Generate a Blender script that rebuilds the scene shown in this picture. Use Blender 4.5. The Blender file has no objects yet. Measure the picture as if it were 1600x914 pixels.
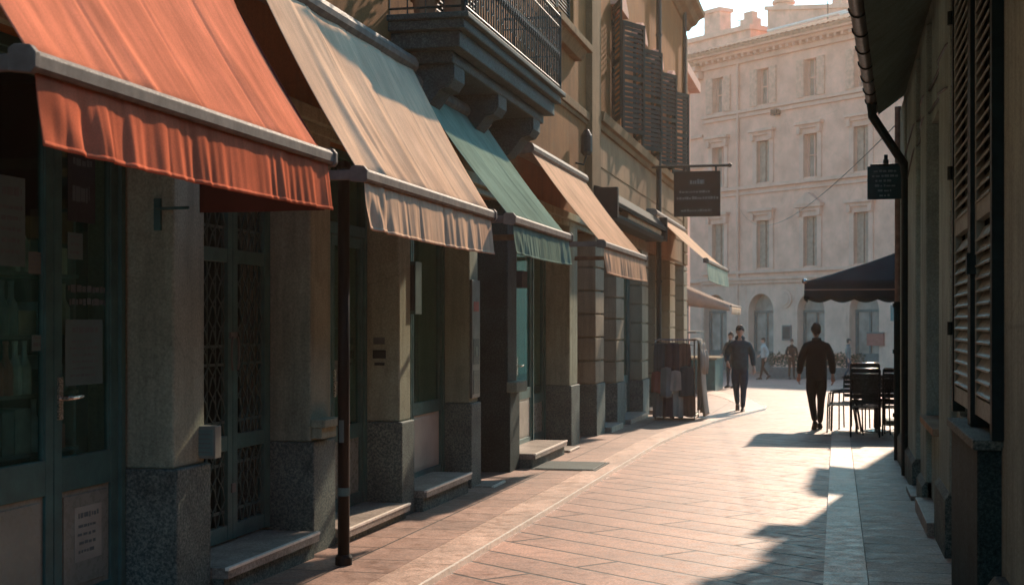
import bpy, bmesh, math, random
from mathutils import Vector, Matrix
R = math.radians
PI = math.pi
rnd = random.Random(7)
scene = bpy.context.scene
col = scene.collection

# ------------------------------------------------------------------ ground profile
def gz(y):
    return -0.009 * min(max(y, -20.0), 46.0) - .026 * min(max(y - 46.0, 0.), 44.0)

# ------------------------------------------------------------------ materials
MATS = {}
def new_mat(name):
    m = bpy.data.materials.new(name); m.use_nodes = True
    nt = m.node_tree; nt.nodes.clear()
    out = nt.nodes.new('ShaderNodeOutputMaterial')
    MATS[name] = m
    return m, nt, out
def N(nt, t, **kw):
    n = nt.nodes.new(t)
    for k, v in kw.items():
        if k in n.inputs.keys(): n.inputs[k].default_value = v
        else: setattr(n, k, v)
    return n
def L(nt, a, b): nt.links.new(a, b)
def rgba(c): return (c[0], c[1], c[2], 1.0)
def ramp(nt, fac, stops):
    r = nt.nodes.new('ShaderNodeValToRGB')
    e = r.color_ramp.elements
    while len(e) < len(stops): e.new(0.5)
    for i, (p, c) in enumerate(stops):
        e[i].position = p; e[i].color = rgba(c) if not isinstance(c, float) else (c, c, c, 1)
    L(nt, fac, r.inputs[0]); return r
def mixc(nt, fac, a, b, mode='MIX'):
    m = nt.nodes.new('ShaderNodeMix'); m.data_type = 'RGBA'; m.blend_type = mode
    if isinstance(fac, float): m.inputs[0].default_value = fac
    else: L(nt, fac, m.inputs[0])
    for i, v in ((6, a), (7, b)):
        if isinstance(v, tuple): m.inputs[i].default_value = rgba(v)
        else: L(nt, v, m.inputs[i])
    return m.outputs[2]
def noise(nt, vec, scale, detail=4, rough=.55):
    n = N(nt, 'ShaderNodeTexNoise'); n.inputs['Scale'].default_value = scale
    n.inputs['Detail'].default_value = detail; n.inputs['Roughness'].default_value = rough
    if vec is not None: L(nt, vec, n.inputs['Vector'])
    return n.outputs[0]
def mapping(nt, vec, scale=(1, 1, 1), rot=(0, 0, 0), loc=(0, 0, 0)):
    m = nt.nodes.new('ShaderNodeMapping')
    m.inputs['Scale'].default_value = scale; m.inputs['Rotation'].default_value = rot
    m.inputs['Location'].default_value = loc
    L(nt, vec, m.inputs['Vector']); return m.outputs[0]
def ocoord(nt): return nt.nodes.new('ShaderNodeTexCoord').outputs['Object']
def wcoord(nt): return nt.nodes.new('ShaderNodeNewGeometry').outputs['Position']
def bump(nt, h, strength, dist=.01, prev=None):
    b = nt.nodes.new('ShaderNodeBump'); b.inputs['Strength'].default_value = strength
    b.inputs['Distance'].default_value = dist; L(nt, h, b.inputs['Height'])
    if prev is not None: L(nt, prev, b.inputs['Normal'])
    return b.outputs[0]
def principled(nt, out, colr, rough=.6, metal=0., normal=None, spec=.5):
    p = nt.nodes.new('ShaderNodeBsdfPrincipled')
    if isinstance(colr, tuple): p.inputs['Base Color'].default_value = rgba(colr)
    else: L(nt, colr, p.inputs['Base Color'])
    if isinstance(rough, float): p.inputs['Roughness'].default_value = rough
    else: L(nt, rough, p.inputs['Roughness'])
    p.inputs['Metallic'].default_value = metal
    p.inputs['Specular IOR Level'].default_value = spec
    if normal is not None: L(nt, normal, p.inputs['Normal'])
    L(nt, p.outputs[0], out.inputs[0]); return p

def simple(name, c, rough=.6, metal=0., var=.25, scale=9., bumpk=.12, spec=.14):
    m, nt, out = new_mat(name)
    v = wcoord(nt)
    n1 = noise(nt, v, scale, 5)
    n2 = noise(nt, v, scale * 9, 3)
    d = tuple(x * (1 - var) for x in c); b = tuple(min(1, x * (1 + var * .6)) for x in c)
    c1 = ramp(nt, n1, [(.3, d), (.7, b)]).outputs[0]
    rr = ramp(nt, n2, [(.3, max(.05, rough - .12)), (.7, min(1., rough + .12))]).outputs[0]
    principled(nt, out, c1, rr, metal, bump(nt, n2, bumpk, .004), spec)
    return m

def plaster(name, c, stain=(.10, .07, .05), dark=.35, rough=.9, patch=None, tone=(.72, 1.18)):
    """rendered wall: broad tone patches, vertical rain streaks, fine grain, hairline cracks"""
    m, nt, out = new_mat(name)
    v = wcoord(nt)
    big = noise(nt, v, .9, 6, .62)
    mid = noise(nt, v, 5., 6, .65)
    streak = noise(nt, mapping(nt, v, (5, 5, .45)), 1.5, 6, .7)
    fine = noise(nt, v, 70., 4, .7)
    lo = tuple(x * tone[0] for x in c); hi = tuple(min(1, x * tone[1]) for x in c)
    c1 = ramp(nt, big, [(.32, lo), (.68, hi)]).outputs[0]
    if patch:
        pm = ramp(nt, mid, [(.56, 0.), (.64, 1.)]).outputs[0]
        mm = nt.nodes.new('ShaderNodeMath'); mm.operation = 'MULTIPLY'; mm.inputs[1].default_value = .55
        L(nt, pm, mm.inputs[0]); c1 = mixc(nt, mm.outputs[0], c1, patch)
    st = ramp(nt, streak, [(.46, 0.), (.78, 1.)]).outputs[0]
    k = nt.nodes.new('ShaderNodeMath'); k.operation = 'MULTIPLY'; k.inputs[1].default_value = dark
    L(nt, st, k.inputs[0])
    c2 = mixc(nt, k.outputs[0], c1, stain)
    vor = nt.nodes.new('ShaderNodeTexVoronoi'); vor.feature = 'DISTANCE_TO_EDGE'; vor.inputs['Scale'].default_value = .45
    dist = mixc(nt, .12, v, nt.nodes.new('ShaderNodeTexNoise').outputs[1])
    L(nt, dist, vor.inputs['Vector'])
    cr = ramp(nt, vor.outputs['Distance'], [(0., .82), (.004, 1.)]).outputs[0]
    c3 = mixc(nt, 1.0, c2, cr, 'MULTIPLY')
    g = ramp(nt, fine, [(.3, .68), (.7, 1.22)]).outputs[0]
    c4 = mixc(nt, 1.0, c3, g, 'MULTIPLY')
    b = bump(nt, fine, .35, .004, bump(nt, mid, .3, .012))
    principled(nt, out, c4, rough, 0., b, .03)
    return m

def granite(name, a, b_, c, rough=.7, scale=55.):
    m, nt, out = new_mat(name)
    v = wcoord(nt)
    n1 = noise(nt, v, scale, 3, .8)
    n2 = noise(nt, v, 3.2, 6, .65)
    vo = nt.nodes.new('ShaderNodeTexVoronoi'); vo.inputs['Scale'].default_value = scale * 1.6; L(nt, v, vo.inputs['Vector'])
    c1 = ramp(nt, n1, [(.38, a), (.5, b_), (.63, c)]).outputs[0]
    sp = ramp(nt, vo.outputs['Distance'], [(.1, .6), (.4, 1.05)]).outputs[0]
    c2 = mixc(nt, .7, c1, sp, 'MULTIPLY')
    dirt = ramp(nt, n2, [(.3, .55), (.65, 1.1)]).outputs[0]
    c3 = mixc(nt, 1.0, c2, dirt, 'MULTIPLY')
    principled(nt, out, c3, rough, 0., bump(nt, n1, .4, .004, bump(nt, n2, .3, .01)), .12)
    return m

def slabs(name, c1_, c2_, mortar, bw, rh, rot, rough, offs=.5, mort=.006, loc=(0, 0, 0), worn=.35, bstr=1.3, spec=.2):
    """stone slabs in courses; joints sunk, every slab its own tone, worn patches polished"""
    m, nt, out = new_mat(name)
    v = wcoord(nt)
    wob = nt.nodes.new('ShaderNodeTexNoise'); wob.inputs['Scale'].default_value = 1.3; L(nt, v, wob.inputs['Vector'])
    vv = mixc(nt, .018, v, wob.outputs[1], 'ADD')
    mp = mapping(nt, vv, (1, 1, 0), (0, 0, rot), loc)
    br = nt.nodes.new('ShaderNodeTexBrick'); L(nt, mp, br.inputs['Vector'])
    br.offset = offs; br.inputs['Scale'].default_value = 1.; br.inputs['Brick Width'].default_value = bw
    br.inputs['Row Height'].default_value = rh; br.inputs['Mortar Size'].default_value = mort
    br.inputs['Mortar Smooth'].default_value = .35; br.inputs['Bias'].default_value = 0.
    br.inputs['Color1'].default_value = rgba(c1_); br.inputs['Color2'].default_value = rgba(c2_)
    br.inputs['Mortar'].default_value = rgba(mortar)
    n1 = noise(nt, v, 1.1, 6, .62); n2 = noise(nt, v, 55., 4, .8); n3 = noise(nt, v, 9., 5, .65)
    t1 = ramp(nt, n1, [(.28, .58), (.7, 1.22)]).outputs[0]
    t2 = ramp(nt, n2, [(.36, .5), (.64, 1.4)]).outputs[0]
    t3 = ramp(nt, n3, [(.3, .84), (.72, 1.1)]).outputs[0]
    c = mixc(nt, 1., br.outputs[0], t1, 'MULTIPLY'); c = mixc(nt, 1., c, t2, 'MULTIPLY'); c = mixc(nt, 1., c, t3, 'MULTIPLY')
    sp = nt.nodes.new('ShaderNodeTexVoronoi'); sp.inputs['Scale'].default_value = 4.5; L(nt, v, sp.inputs['Vector'])
    gum = ramp(nt, sp.outputs['Distance'], [(.045, .55), (.075, 1.)]).outputs[0]
    c = mixc(nt, 1., c, gum, 'MULTIPLY')
    rr = ramp(nt, n3, [(.3, max(.1, rough - worn * .5)), (.72, min(1., rough + worn * .5))]).outputs[0]
    inv = nt.nodes.new('ShaderNodeMath'); inv.operation = 'SUBTRACT'; inv.inputs[0].default_value = 1.; L(nt, br.outputs['Fac'], inv.inputs[1])
    b = bump(nt, inv.outputs[0], bstr, .012, bump(nt, n2, .35, .003, bump(nt, n3, .14, .006)))
    principled(nt, out, c, rr, 0., b, spec)
    return m

def fabric(name, c, trans=.22, dirt=.3, stripes=None):
    m, nt, out = new_mat(name)
    v = wcoord(nt)
    n1 = noise(nt, v, 1.7, 5, .6); n2 = noise(nt, mapping(nt, v, (1, 7, 1)), 2.2, 5, .6); n3 = noise(nt, v, 160., 2, .6)
    lo = tuple(x * (1 - dirt) for x in c); hi = tuple(min(1., x * 1.08) for x in c)
    c1 = ramp(nt, n1, [(.3, lo), (.66, hi)]).outputs[0]
    c2 = mixc(nt, 1., c1, ramp(nt, n2, [(.3, .80), (.7, 1.07)]).outputs[0], 'MULTIPLY')
    c3 = mixc(nt, 1., c2, ramp(nt, n3, [(.3, .88), (.7, 1.08)]).outputs[0], 'MULTIPLY')
    if stripes:
        wv = nt.nodes.new('ShaderNodeTexWave'); wv.bands_direction = 'X'; wv.inputs['Scale'].default_value = stripes[0]; wv.inputs['Distortion'].default_value = .6; L(nt, v, wv.inputs['Vector'])
        c3 = mixc(nt, ramp(nt, wv.outputs[0], [(.42, 0.), (.58, 1.)]).outputs[0], c3, stripes[1])
    d = nt.nodes.new('ShaderNodeBsdfDiffuse'); t = nt.nodes.new('ShaderNodeBsdfTranslucent')
    L(nt, c3, d.inputs[0]); L(nt, c3, t.inputs[0])
    bn = bump(nt, n3, .25, .002); L(nt, bn, d.inputs['Normal'])
    mx = nt.nodes.new('ShaderNodeMixShader'); mx.inputs[0].default_value = trans
    L(nt, d.outputs[0], mx.inputs[1]); L(nt, t.outputs[0], mx.inputs[2]); L(nt, mx.outputs[0], out.inputs[0])
    return m

def glass(name, tint=(.72, .9, .88), gl=.06):
    m, nt, out = new_mat(name)
    v = wcoord(nt)
    tr = nt.nodes.new('ShaderNodeBsdfTransparent'); tr.inputs[0].default_value = rgba(tint)
    g = nt.nodes.new('ShaderNodeBsdfGlossy'); g.inputs['Roughness'].default_value = .04
    g.inputs[0].default_value = (.42, .85, .80, 1)
    wb = bump(nt, noise(nt, v, 2.2, 2), .05, .05); L(nt, wb, g.inputs['Normal'])
    fr = nt.nodes.new('ShaderNodeLayerWeight'); fr.inputs['Blend'].default_value = .5
    pw = nt.nodes.new('ShaderNodeMath'); pw.operation = 'POWER'; pw.inputs[1].default_value = 4.; L(nt, fr.outputs['Facing'], pw.inputs[0])
    ad = nt.nodes.new('ShaderNodeMath'); ad.operation = 'ADD'; ad.inputs[1].default_value = gl; ad.use_clamp = True
    L(nt, pw.outputs[0], ad.inputs[0])
    mx = nt.nodes.new('ShaderNodeMixShader'); L(nt, ad.outputs[0], mx.inputs[0])
    L(nt, tr.outputs[0], mx.inputs[1]); L(nt, g.outputs[0], mx.inputs[2]); L(nt, mx.outputs[0], out.inputs[0])
    return m

M = {}
M['ochre'] = plaster('ochre_plaster', (.28, .115, .042), (.07, .04, .02), .55, patch=(.23, .12, .055))
M['ochre2'] = plaster('orange_plaster', (.33, .12, .04), (.09, .045, .022), .5, patch=(.28, .135, .06))
M['trim'] = plaster('brown_trim', (.22, .125, .062), (.06, .04, .025), .5)
M['rust'] = plaster('pale_band_plaster', (.31, .175, .095), (.1, .06, .035), .45)
M['tan'] = plaster('tan_plaster', (.32, .335, .245), (.085, .09, .07), .65, patch=(.235, .24, .175))
M['stone'] = plaster('limestone', (.34, .27, .185), (.10, .08, .06), .5)
M['grey_wall'] = plaster('grey_plaster', (.28, .375, .34), (.08, .10, .095), .65, patch=(.2, .27, .25))
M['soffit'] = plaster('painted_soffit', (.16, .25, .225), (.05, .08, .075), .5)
M['far'] = plaster('palazzo_plaster', (.88, .425, .298), (.62, .3, .2), .25, tone=(.80, 1.10))
M['far_stone'] = plaster('palazzo_stone', (.80, .42, .305), (.5, .27, .19), .28, tone=(.82, 1.08))
M['far_back'] = plaster('rear_house_plaster', (.85, .43, .31), (.55, .28, .2), .22)
M['granite'] = granite('granite', (.045, .075, .07), (.115, .15, .135), (.22, .255, .22))
M['granite_dark'] = granite('dark_granite', (.010, .026, .026), (.024, .05, .048), (.055, .09, .085))
M['road'] = slabs('road_slabs', (.42, .212, .145), (.335, .168, .116), (.022, .016, .013), 2.1, .40, R(38), .58, .43, .018)
M['pave'] = slabs('pavement_slabs', (.37, .205, .145), (.30, .165, .118), (.04, .03, .024), .80, .52, 0, .58, .0, .009, (.03, .1, 0))
M['pave_r'] = slabs('side_pavement_slabs', (.43, .305, .23), (.335, .235, .18), (.035, .028, .024), .7, .42, 0, .6, .0, .009, (-.195 + .045, 0, 0))
M['kerb'] = slabs('kerb_stone', (.60, .38, .28), (.53, .335, .245), (.06, .05, .04), 30., 1.35, 0, .5, .0, .006, (10.4, .3, 0))
M['kerb_edge'] = simple('lit_edge_stone', (.86, .74, .62), .35, 0, .2, 20)  # very pale tone that paints the bright lit line on edges
M['step'] = granite('step_stone', (.22, .175, .145), (.33, .265, .215), (.44, .36, .3), .45)
M['teal'] = simple('teal_paint', (.045, .13, .12), .42, 0, .3, 6, .1)
M['lattice'] = simple('lattice_paint', (.05, .10, .09), .5, 0, .3, 9)
M['teal_panel'] = simple('teal_panel_paint', (.21, .225, .185), .3, 0, .15, 3, .04)
M['lit_panel'] = simple('lit_panel_paint', (.48, .42, .34), .42, 0, .2, 3, .06)  # kick panels in the light, their brightness painted into the colour
M['glass'] = glass('shop_glass')
M['far_glass'] = simple('dull_glass', (.05, .065, .065), .2, 0, .5, 2, .02)
M['far_pane'] = simple('palazzo_pane', (.34, .25, .2), .5, 0, .4, 1.5, .02)  # panes lightened so their colour carries the distance haze
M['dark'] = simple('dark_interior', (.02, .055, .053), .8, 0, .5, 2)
M['iron'] = simple('wrought_iron', (.010, .022, .022), .5, .2, .4, 14, .2)
M['pole'] = simple('painted_pole', (.006, .005, .006), .45, 0, .3, 20, .2)
M['bar'] = simple('awning_aluminium', (.19, .145, .115), .7, 0., .35, 12, .08, .1)
M['bar_dark'] = simple('dark_awning_metal', (.012, .022, .022), .8, 0., .3, 9, .1, .04)
M['shutter'] = simple('green_shutter_paint', (.004, .022, .022), .6, 0, .4, 8, .15, .04)
M['shutter_r'] = simple('grey_shutter_paint', (.19, .235, .205), .5, 0, .3, 7, .15)
M['shutter_far'] = simple('hazed_shutter_paint', (.70, .36, .25), .7, 0, .25, 5)  # lightened close to the wall tone, haze painted into the colour
M['shutter_grey'] = simple('grey_shutter', (.42, .28, .21), .7, 0, .25, 5)  # grey lightened likewise, haze painted in
M['roof'] = simple('roof_tiles', (.36, .17, .10), .85, 0, .45, 4, .4)
M['copper'] = simple('gutter_metal', (.10, .095, .085), .4, .5, .4, 8, .15)
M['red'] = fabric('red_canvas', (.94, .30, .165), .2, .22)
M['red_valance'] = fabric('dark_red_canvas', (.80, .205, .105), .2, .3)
M['red_shaded'] = fabric('shaded_red_canvas', (.12, .028, .024), .02, .2)  # dark copy of the red canvas, the cheek's shade put into the colour
M['beige'] = fabric('beige_canvas', (.97, .61, .40), .22, .2)
M['green'] = fabric('green_canvas', (.29, .37, .28), .2, .3)
M['peach'] = fabric('peach_canvas', (.88, .55, .35), .22, .22)
M['tan_thin'] = fabric('thin_tan_canvas', (.72, .56, .44), .5, .15)
M['mint'] = fabric('mint_canvas', (.56, .58, .43), .3, .2)
M['navy'] = fabric('navy_canvas', (.014, .035, .045), .03, .3)
M['paper'] = simple('paper', (.10, .17, .16), .7, 0, .2, 4)
M['paper_k'] = simple('panel_paper', (.33, .33, .27), .7, 0, .2, 4)
M['paper_w'] = simple('pale_paper', (.13, .16, .14), .7, 0, .2, 4)
M['paper_r'] = simple('red_print', (.36, .11, .08), .7, 0, .2, 4)
M['ink'] = simple('ink', (.03, .035, .035), .7, 0, .2, 9)
M['ink_soft'] = simple('faded_ink', (.10, .13, .125), .7, 0, .2, 9)
M['sign'] = simple('sign_board_paint', (.002, .010, .013), .5, 0, .4, 5, .05, .05)
M['sign_g'] = simple('green_sign_board_paint', (.01, .04, .042), .45, 0, .3, 5, .05)
for i, c in enumerate([(.42, .44, .40), (.16, .2, .2), (.5, .40, .28), (.36, .12, .09), (.08, .13, .14)]): M['good%d' % i] = simple('goods_colour_%s' % 'abcde'[i], c, .5, 0, .3, 12)
M['letter'] = simple('sign_lettering', (.13, .17, .17), .6, 0, .2, 9)
M['brass'] = simple('pale_metal', (.62, .55, .47), .25, .9, .15, 20, .05)
M['grey_box'] = simple('grey_box_paint', (.12, .13, .12), .45, 0, .3, 8)
M['white_box'] = simple('pale_plastic', (.15, .16, .14), .5, 0, .2, 8)
M['skin'] = simple('skin', (.48, .27, .19), .5, 0, .1, 20)
M['hair'] = simple('dark_hair', (.03, .02, .016), .5, 0, .4, 60, .5)
M['hair_l'] = simple('brown_hair', (.06, .036, .024), .45, 0, .4, 60, .5)
M['jacket_b'] = simple('blue_jacket_cloth', (.012, .052, .066), .85, 0, .3, 14, .3)
M['jacket_k'] = simple('black_coat_cloth', (.005, .007, .009), .9, 0, .3, 14, .3)
M['jeans'] = simple('dark_jeans', (.010, .038, .062), .85, 0, .3, 14, .3)
M['trousers'] = simple('black_trousers', (.005, .007, .008), .85, 0, .3, 14, .3)
M['shirt'] = simple('pale_shirt', (.4, .38, .34), .85, 0, .2, 10, .2)
M['shoe'] = simple('dark_shoe', (.02, .016, .014), .45, 0, .2, 14)
M['shoe_t'] = simple('tan_shoe', (.16, .09, .06), .55, 0, .2, 14)
M['chair'] = simple('chair_metal', (.02, .025, .027), .28, .5, .3, 10, .05)
M['steel'] = simple('brushed_steel', (.55, .5, .45), .22, .9, .2, 14, .05)
M['leaf'] = simple('hedge_leaf', (.022, .05, .03), .6, 0, .5, 5)
M['pot'] = simple('terracotta', (.36, .16, .09), .8, 0, .3, 8)
for i, (c, st_) in enumerate([((.08, .11, .115), None), ((.5, .42, .35), None), ((.36, .11, .09), (9, (.12, .06, .055))), ((.06, .055, .07), None), ((.46, .42, .36), (11, (.12, .11, .1))), ((.2, .21, .2), (14, (.38, .34, .3))), ((.50, .42, .34), None), ((.22, .13, .10), (7, (.42, .35, .28)))]):
    M['cloth%d' % i] = fabric('garment_cloth_%s' % 'abcdefgh'[i], c, .12, .3, st_)
    M['cloth%d' % i] = fabric('garment_cloth_%s' % 'abcdefgh'[i], c, .12, .3)

# ------------------------------------------------------------------ mesh helpers
def root_loc(o):
    v = Vector((0, 0, 0))
    while o is not None:
        v += o.location; o = o.parent
    return v
class MB:
    def __init__(s): s.v = []; s.f = []
    def add(s, vs, fs):
        b = len(s.v); s.v += [tuple(p) for p in vs]; s.f += [tuple(b + i for i in f) for f in fs]; return s
    def box(s, x0, x1, y0, y1, z0, z1):
        x0, x1 = min(x0, x1), max(x0, x1); y0, y1 = min(y0, y1), max(y0, y1); z0, z1 = min(z0, z1), max(z0, z1)
        return s.add([(x0, y0, z0), (x1, y0, z0), (x1, y1, z0), (x0, y1, z0), (x0, y0, z1), (x1, y0, z1), (x1, y1, z1), (x0, y1, z1)],
                     [(3, 2, 1, 0), (4, 5, 6, 7), (0, 1, 5, 4), (1, 2, 6, 5), (2, 3, 7, 6), (3, 0, 4, 7)])
    def prism_y(s, prof, y0, y1):          # prof: list of (x,z)
        n = len(prof)
        vs = [(x, y0, z) for x, z in prof] + [(x, y1, z) for x, z in prof]
        fs = [tuple(range(n)), tuple(reversed(range(n, 2 * n)))]
        for i in range(n):
            j = (i + 1) % n; fs.append((j, i, n + i, n + j))
        return s.add(vs, fs)
    def prism_x(s, prof, x0, x1):          # prof: list of (y,z)
        n = len(prof)
        vs = [(x0, y, z) for y, z in prof] + [(x1, y, z) for y, z in prof]
        fs = [tuple(range(n)), tuple(reversed(range(n, 2 * n)))]
        for i in range(n):
            j = (i + 1) % n; fs.append((j, i, n + i, n + j))
        return s.add(vs, fs)
    def tube(s, pts, r, n=8, cap=True):
        pts = [Vector(p) for p in pts]; rs = r if isinstance(r, (list, tuple)) else [r] * len(pts)
        rings = []
        up0 = None
        for i, p in enumerate(pts):
            d = (pts[min(i + 1, len(pts) - 1)] - pts[max(i - 1, 0)]).normalized()
            up = Vector((0, 0, 1)) if abs(d.z) < .9 else Vector((1, 0, 0))
            if up0 is not None: up = up0
            a = d.cross(up).normalized(); b = a.cross(d).normalized(); up0 = b
            rings.append([p + (a * math.cos(2 * PI * k / n) + b * math.sin(2 * PI * k / n)) * rs[i] for k in range(n)])
        base = len(s.v)
        for rg in rings: s.v += [tuple(q) for q in rg]
        for i in range(len(rings) - 1):
            for k in range(n):
                k2 = (k + 1) % n
                s.f.append((base + i * n + k, base + i * n + k2, base + (i + 1) * n + k2, base + (i + 1) * n + k))
        if cap:
            s.f.append(tuple(base + k for k in reversed(range(n))))
            s.f.append(tuple(base + (len(rings) - 1) * n + k for k in range(n)))
        return s
    def grid(s, fn, nu, nv):
        vs = [fn(i / nu, j / nv) for j in range(nv + 1) for i in range(nu + 1)]
        fs = [(j * (nu + 1) + i, j * (nu + 1) + i + 1, (j + 1) * (nu + 1) + i + 1, (j + 1) * (nu + 1) + i) for j in range(nv) for i in range(nu)]
        return s.add(vs, fs)
    def lathe(s, prof, c, n=16):            # prof (r,z)
        vs = []; fs = []
        for r, z in prof:
            for k in range(n):
                a = 2 * PI * k / n; vs.append((c[0] + r * math.cos(a), c[1] + r * math.sin(a), c[2] + z))
        for i in range(len(prof) - 1):
            for k in range(n):
                k2 = (k + 1) % n; fs.append((i * n + k, i * n + k2, (i + 1) * n + k2, (i + 1) * n + k))
        fs.append(tuple(reversed(range(n)))); fs.append(tuple((len(prof) - 1) * n + k for k in range(n)))
        return s.add(vs, fs)
    def xf(s, mat, start=0):
        for i in range(start, len(s.v)): s.v[i] = tuple(mat @ Vector(s.v[i]))
        return s
    def build(s, name, mat, parent=None, smooth=False, bevel=0., solid=0., local=False, label=None, cat=None, group=None, kind=None):
        if parent is not None:
            off = Vector((0, 0, 0)) if local else root_loc(parent); loc = Vector((0, 0, 0))
        else:
            xs = [p[0] for p in s.v]; ys = [p[1] for p in s.v]; zs = [p[2] for p in s.v]
            off = Vector(((min(xs) + max(xs)) / 2, (min(ys) + max(ys)) / 2, min(zs))) if kind != 'structure' else Vector((0, 0, 0))
            loc = off
        me = bpy.data.meshes.new(name)
        me.from_pydata([tuple(Vector(p) - off) for p in s.v], [], s.f); me.validate(); me.update()
        bm = bmesh.new(); bm.from_mesh(me); bmesh.ops.recalc_face_normals(bm, faces=bm.faces[:]) if solid == 0 else None
        bm.to_mesh(me); bm.free()
        me.materials.append(mat)
        if smooth:
            for p in me.polygons: p.use_smooth = True
        o = bpy.data.objects.new(name, me); col.objects.link(o); o.location = loc
        if parent is not None: o.parent = parent
        if bevel:
            md = o.modifiers.new('edge', 'BEVEL'); md.width = bevel; md.segments = 2; md.limit_method = 'ANGLE'; md.angle_limit = R(40)
        if solid:
            md = o.modifiers.new('thick', 'SOLIDIFY'); md.thickness = solid; md.offset = 0
        tag(o, label, cat, group, kind)
        return o
def tag(o, label=None, cat=None, group=None, kind=None):
    if label: o['label'] = label
    if cat: o['category'] = cat
    if group: o['group'] = group
    if kind: o['kind'] = kind
    return o
def thing(name, label, cat, loc, group=None, rz=0.):
    o = bpy.data.objects.new(name, None); col.objects.link(o)
    o.location = loc; o.rotation_euler = (0, 0, rz); o.empty_display_size = .2
    return tag(o, label, cat, group)
def copy_tree(o, parent=None):
    c = o.copy(); col.objects.link(c)
    if parent is not None: c.parent = parent
    for ch in [x for x in o.children]: copy_tree(ch, c)
    return c

# ------------------------------------------------------------------ ground
def strip(xa, xb, y0, y1, top, depth, step=.5):
    mb = MB(); n = max(1, int((y1 - y0) / step)); rows = []
    for i in range(n + 1):
        y = y0 + (y1 - y0) * i / n
        rows.append((xa(y), xb(y), y, gz(y) + top))
    vs = []
    for a, b, y, z in rows: vs += [(a, y, z - depth), (a, y, z), (b, y, z), (b, y, z - depth)]
    fs = [(0, 1, 2, 3), (4 * n, 4 * n + 3, 4 * n + 2, 4 * n + 1)]
    for i in range(n):
        for k in range(4):
            k2 = (k + 1) % 4
            fs.append((4 * i + k, 4 * i + k2, 4 * (i + 1) + k2, 4 * (i + 1) + k))
    return mb.add(vs, fs)
def lerp(tab, y):
    if y <= tab[0][0]: return tab[0][1]
    for (a, va), (b, vb) in zip(tab, tab[1:]):
        if y <= b: return va + (vb - va) * (y - a) / (b - a)
    return tab[-1][1]
g = MB()
ys = [-150, -20, 0, 10, 20, 30, 38, 46, 60, 75, 90, 150, 200]; xs = [-150, -40, -10, 0, 10, 40, 150]
vs = [(x, y, gz(y)) for y in ys for x in xs]; nx = len(xs)
g.add(vs, [(j * nx + i, j * nx + i + 1, (j + 1) * nx + i + 1, (j + 1) * nx + i) for j in range(len(ys) - 1) for i in range(nx - 1)])
g.build('road', M['road'], kind='structure')
EDGE = [(-20, -2.50), (20.2, -2.50), (23, -2.40), (25.7, -2.16), (28.5, -1.78), (30.6, -1.48), (31.4, -1.50), (33, -1.75), (35.5, -2.18), (38.5, -2.95), (41.3, -3.8)]
ed = lambda y: lerp(EDGE, y)
kw = lambda y: .33 + .25 * max(0, min(1, (y - 24) / 6))
strip(lambda y: -4.3, lambda y: ed(y) - kw(y) - .014, -14, 41, .036, .3).build('pavement', M['pave'], kind='structure')
strip(lambda y: ed(y) - kw(y) - .004, lambda y: ed(y) - .02, -14, 41, .040, .3).build('kerb', M['kerb'], kind='structure')
strip(lambda y: ed(y) - .022, lambda y: ed(y), -14, 36, .043, .3).build('kerb_edge', M['kerb_edge'], kind='structure')  # thin strip painting the light caught along the kerb
strip(lambda y: .197, lambda y: 1.6, -14, 24.2, .026, .3).build('pavement_side', M['pave_r'], kind='structure')
strip(lambda y: -.085, lambda y: .190, -14, 24.2, .030, .3).build('kerb_side', M['kerb'], kind='structure')
cv = thing('manhole_cover', 'square stone manhole cover set in the pavement by the teal shop door', 'manhole cover', (-3.05, 16.35, gz(16.35) + .036))
cb = MB(); cb.box(-3.4, -2.72, 15.9, 16.8, gz(16.8) + .02, gz(15.9) + .052); cb.build('cover_plate', M['granite_dark'], cv, bevel=.006)
cb = MB()
for a in ((-3.44, -3.402, 15.86, 16.84), (-2.718, -2.68, 15.86, 16.84), (-3.402, -2.718, 15.86, 15.898), (-3.402, -2.718, 16.802, 16.84)):
    cb.box(a[0], a[1], a[2], a[3], gz(16.8) + .02, gz(15.9) + .044)
cb.build('cover_frame', M['iron'], cv)

# ------------------------------------------------------------------ LEFT BUILDING ONE (ochre, nearest)
XS, XR, XW = -3.60, -3.93, -3.66        # pillar street face, recess plane, upper wall plane
HDR = 2.98
b1 = thing('ochre_building', 'ochre plastered shop building with iron balcony, nearest on the street of awnings', 'building', (-6, 8, -.1))
def pillar(parent, y0, y1, base_m, shaft_m, btop, rust=False, z1=HDR):
    p = MB(); zb = gz(y0) - .15
    p.box(XR - .25, XS, y0, y1, zb, btop)
    o = p.build('pillar_base', base_m, parent, bevel=.012)
    s_ = MB()
    if not rust:
        s_.box(XR - .24, XS - .03, y0 + .02, y1 - .025, btop, z1)
        sh = s_.build('pillar', shaft_m, parent, bevel=.014)
    else:
        z = btop; k = 0
        while z < z1 - .05:
            h = min(.36, z1 - z)
            s_.box(XR - .24, XS - .02, y0, y1 - .01, z + .012, z + h - .012)
            s_.box(XR - .235, XS - .055, y0 + .025, y1 - .035, z - .012, z + .012)
            z += h
        sh = s_.build('pillar', shaft_m, parent, bevel=.01)
    return o, sh
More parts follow.
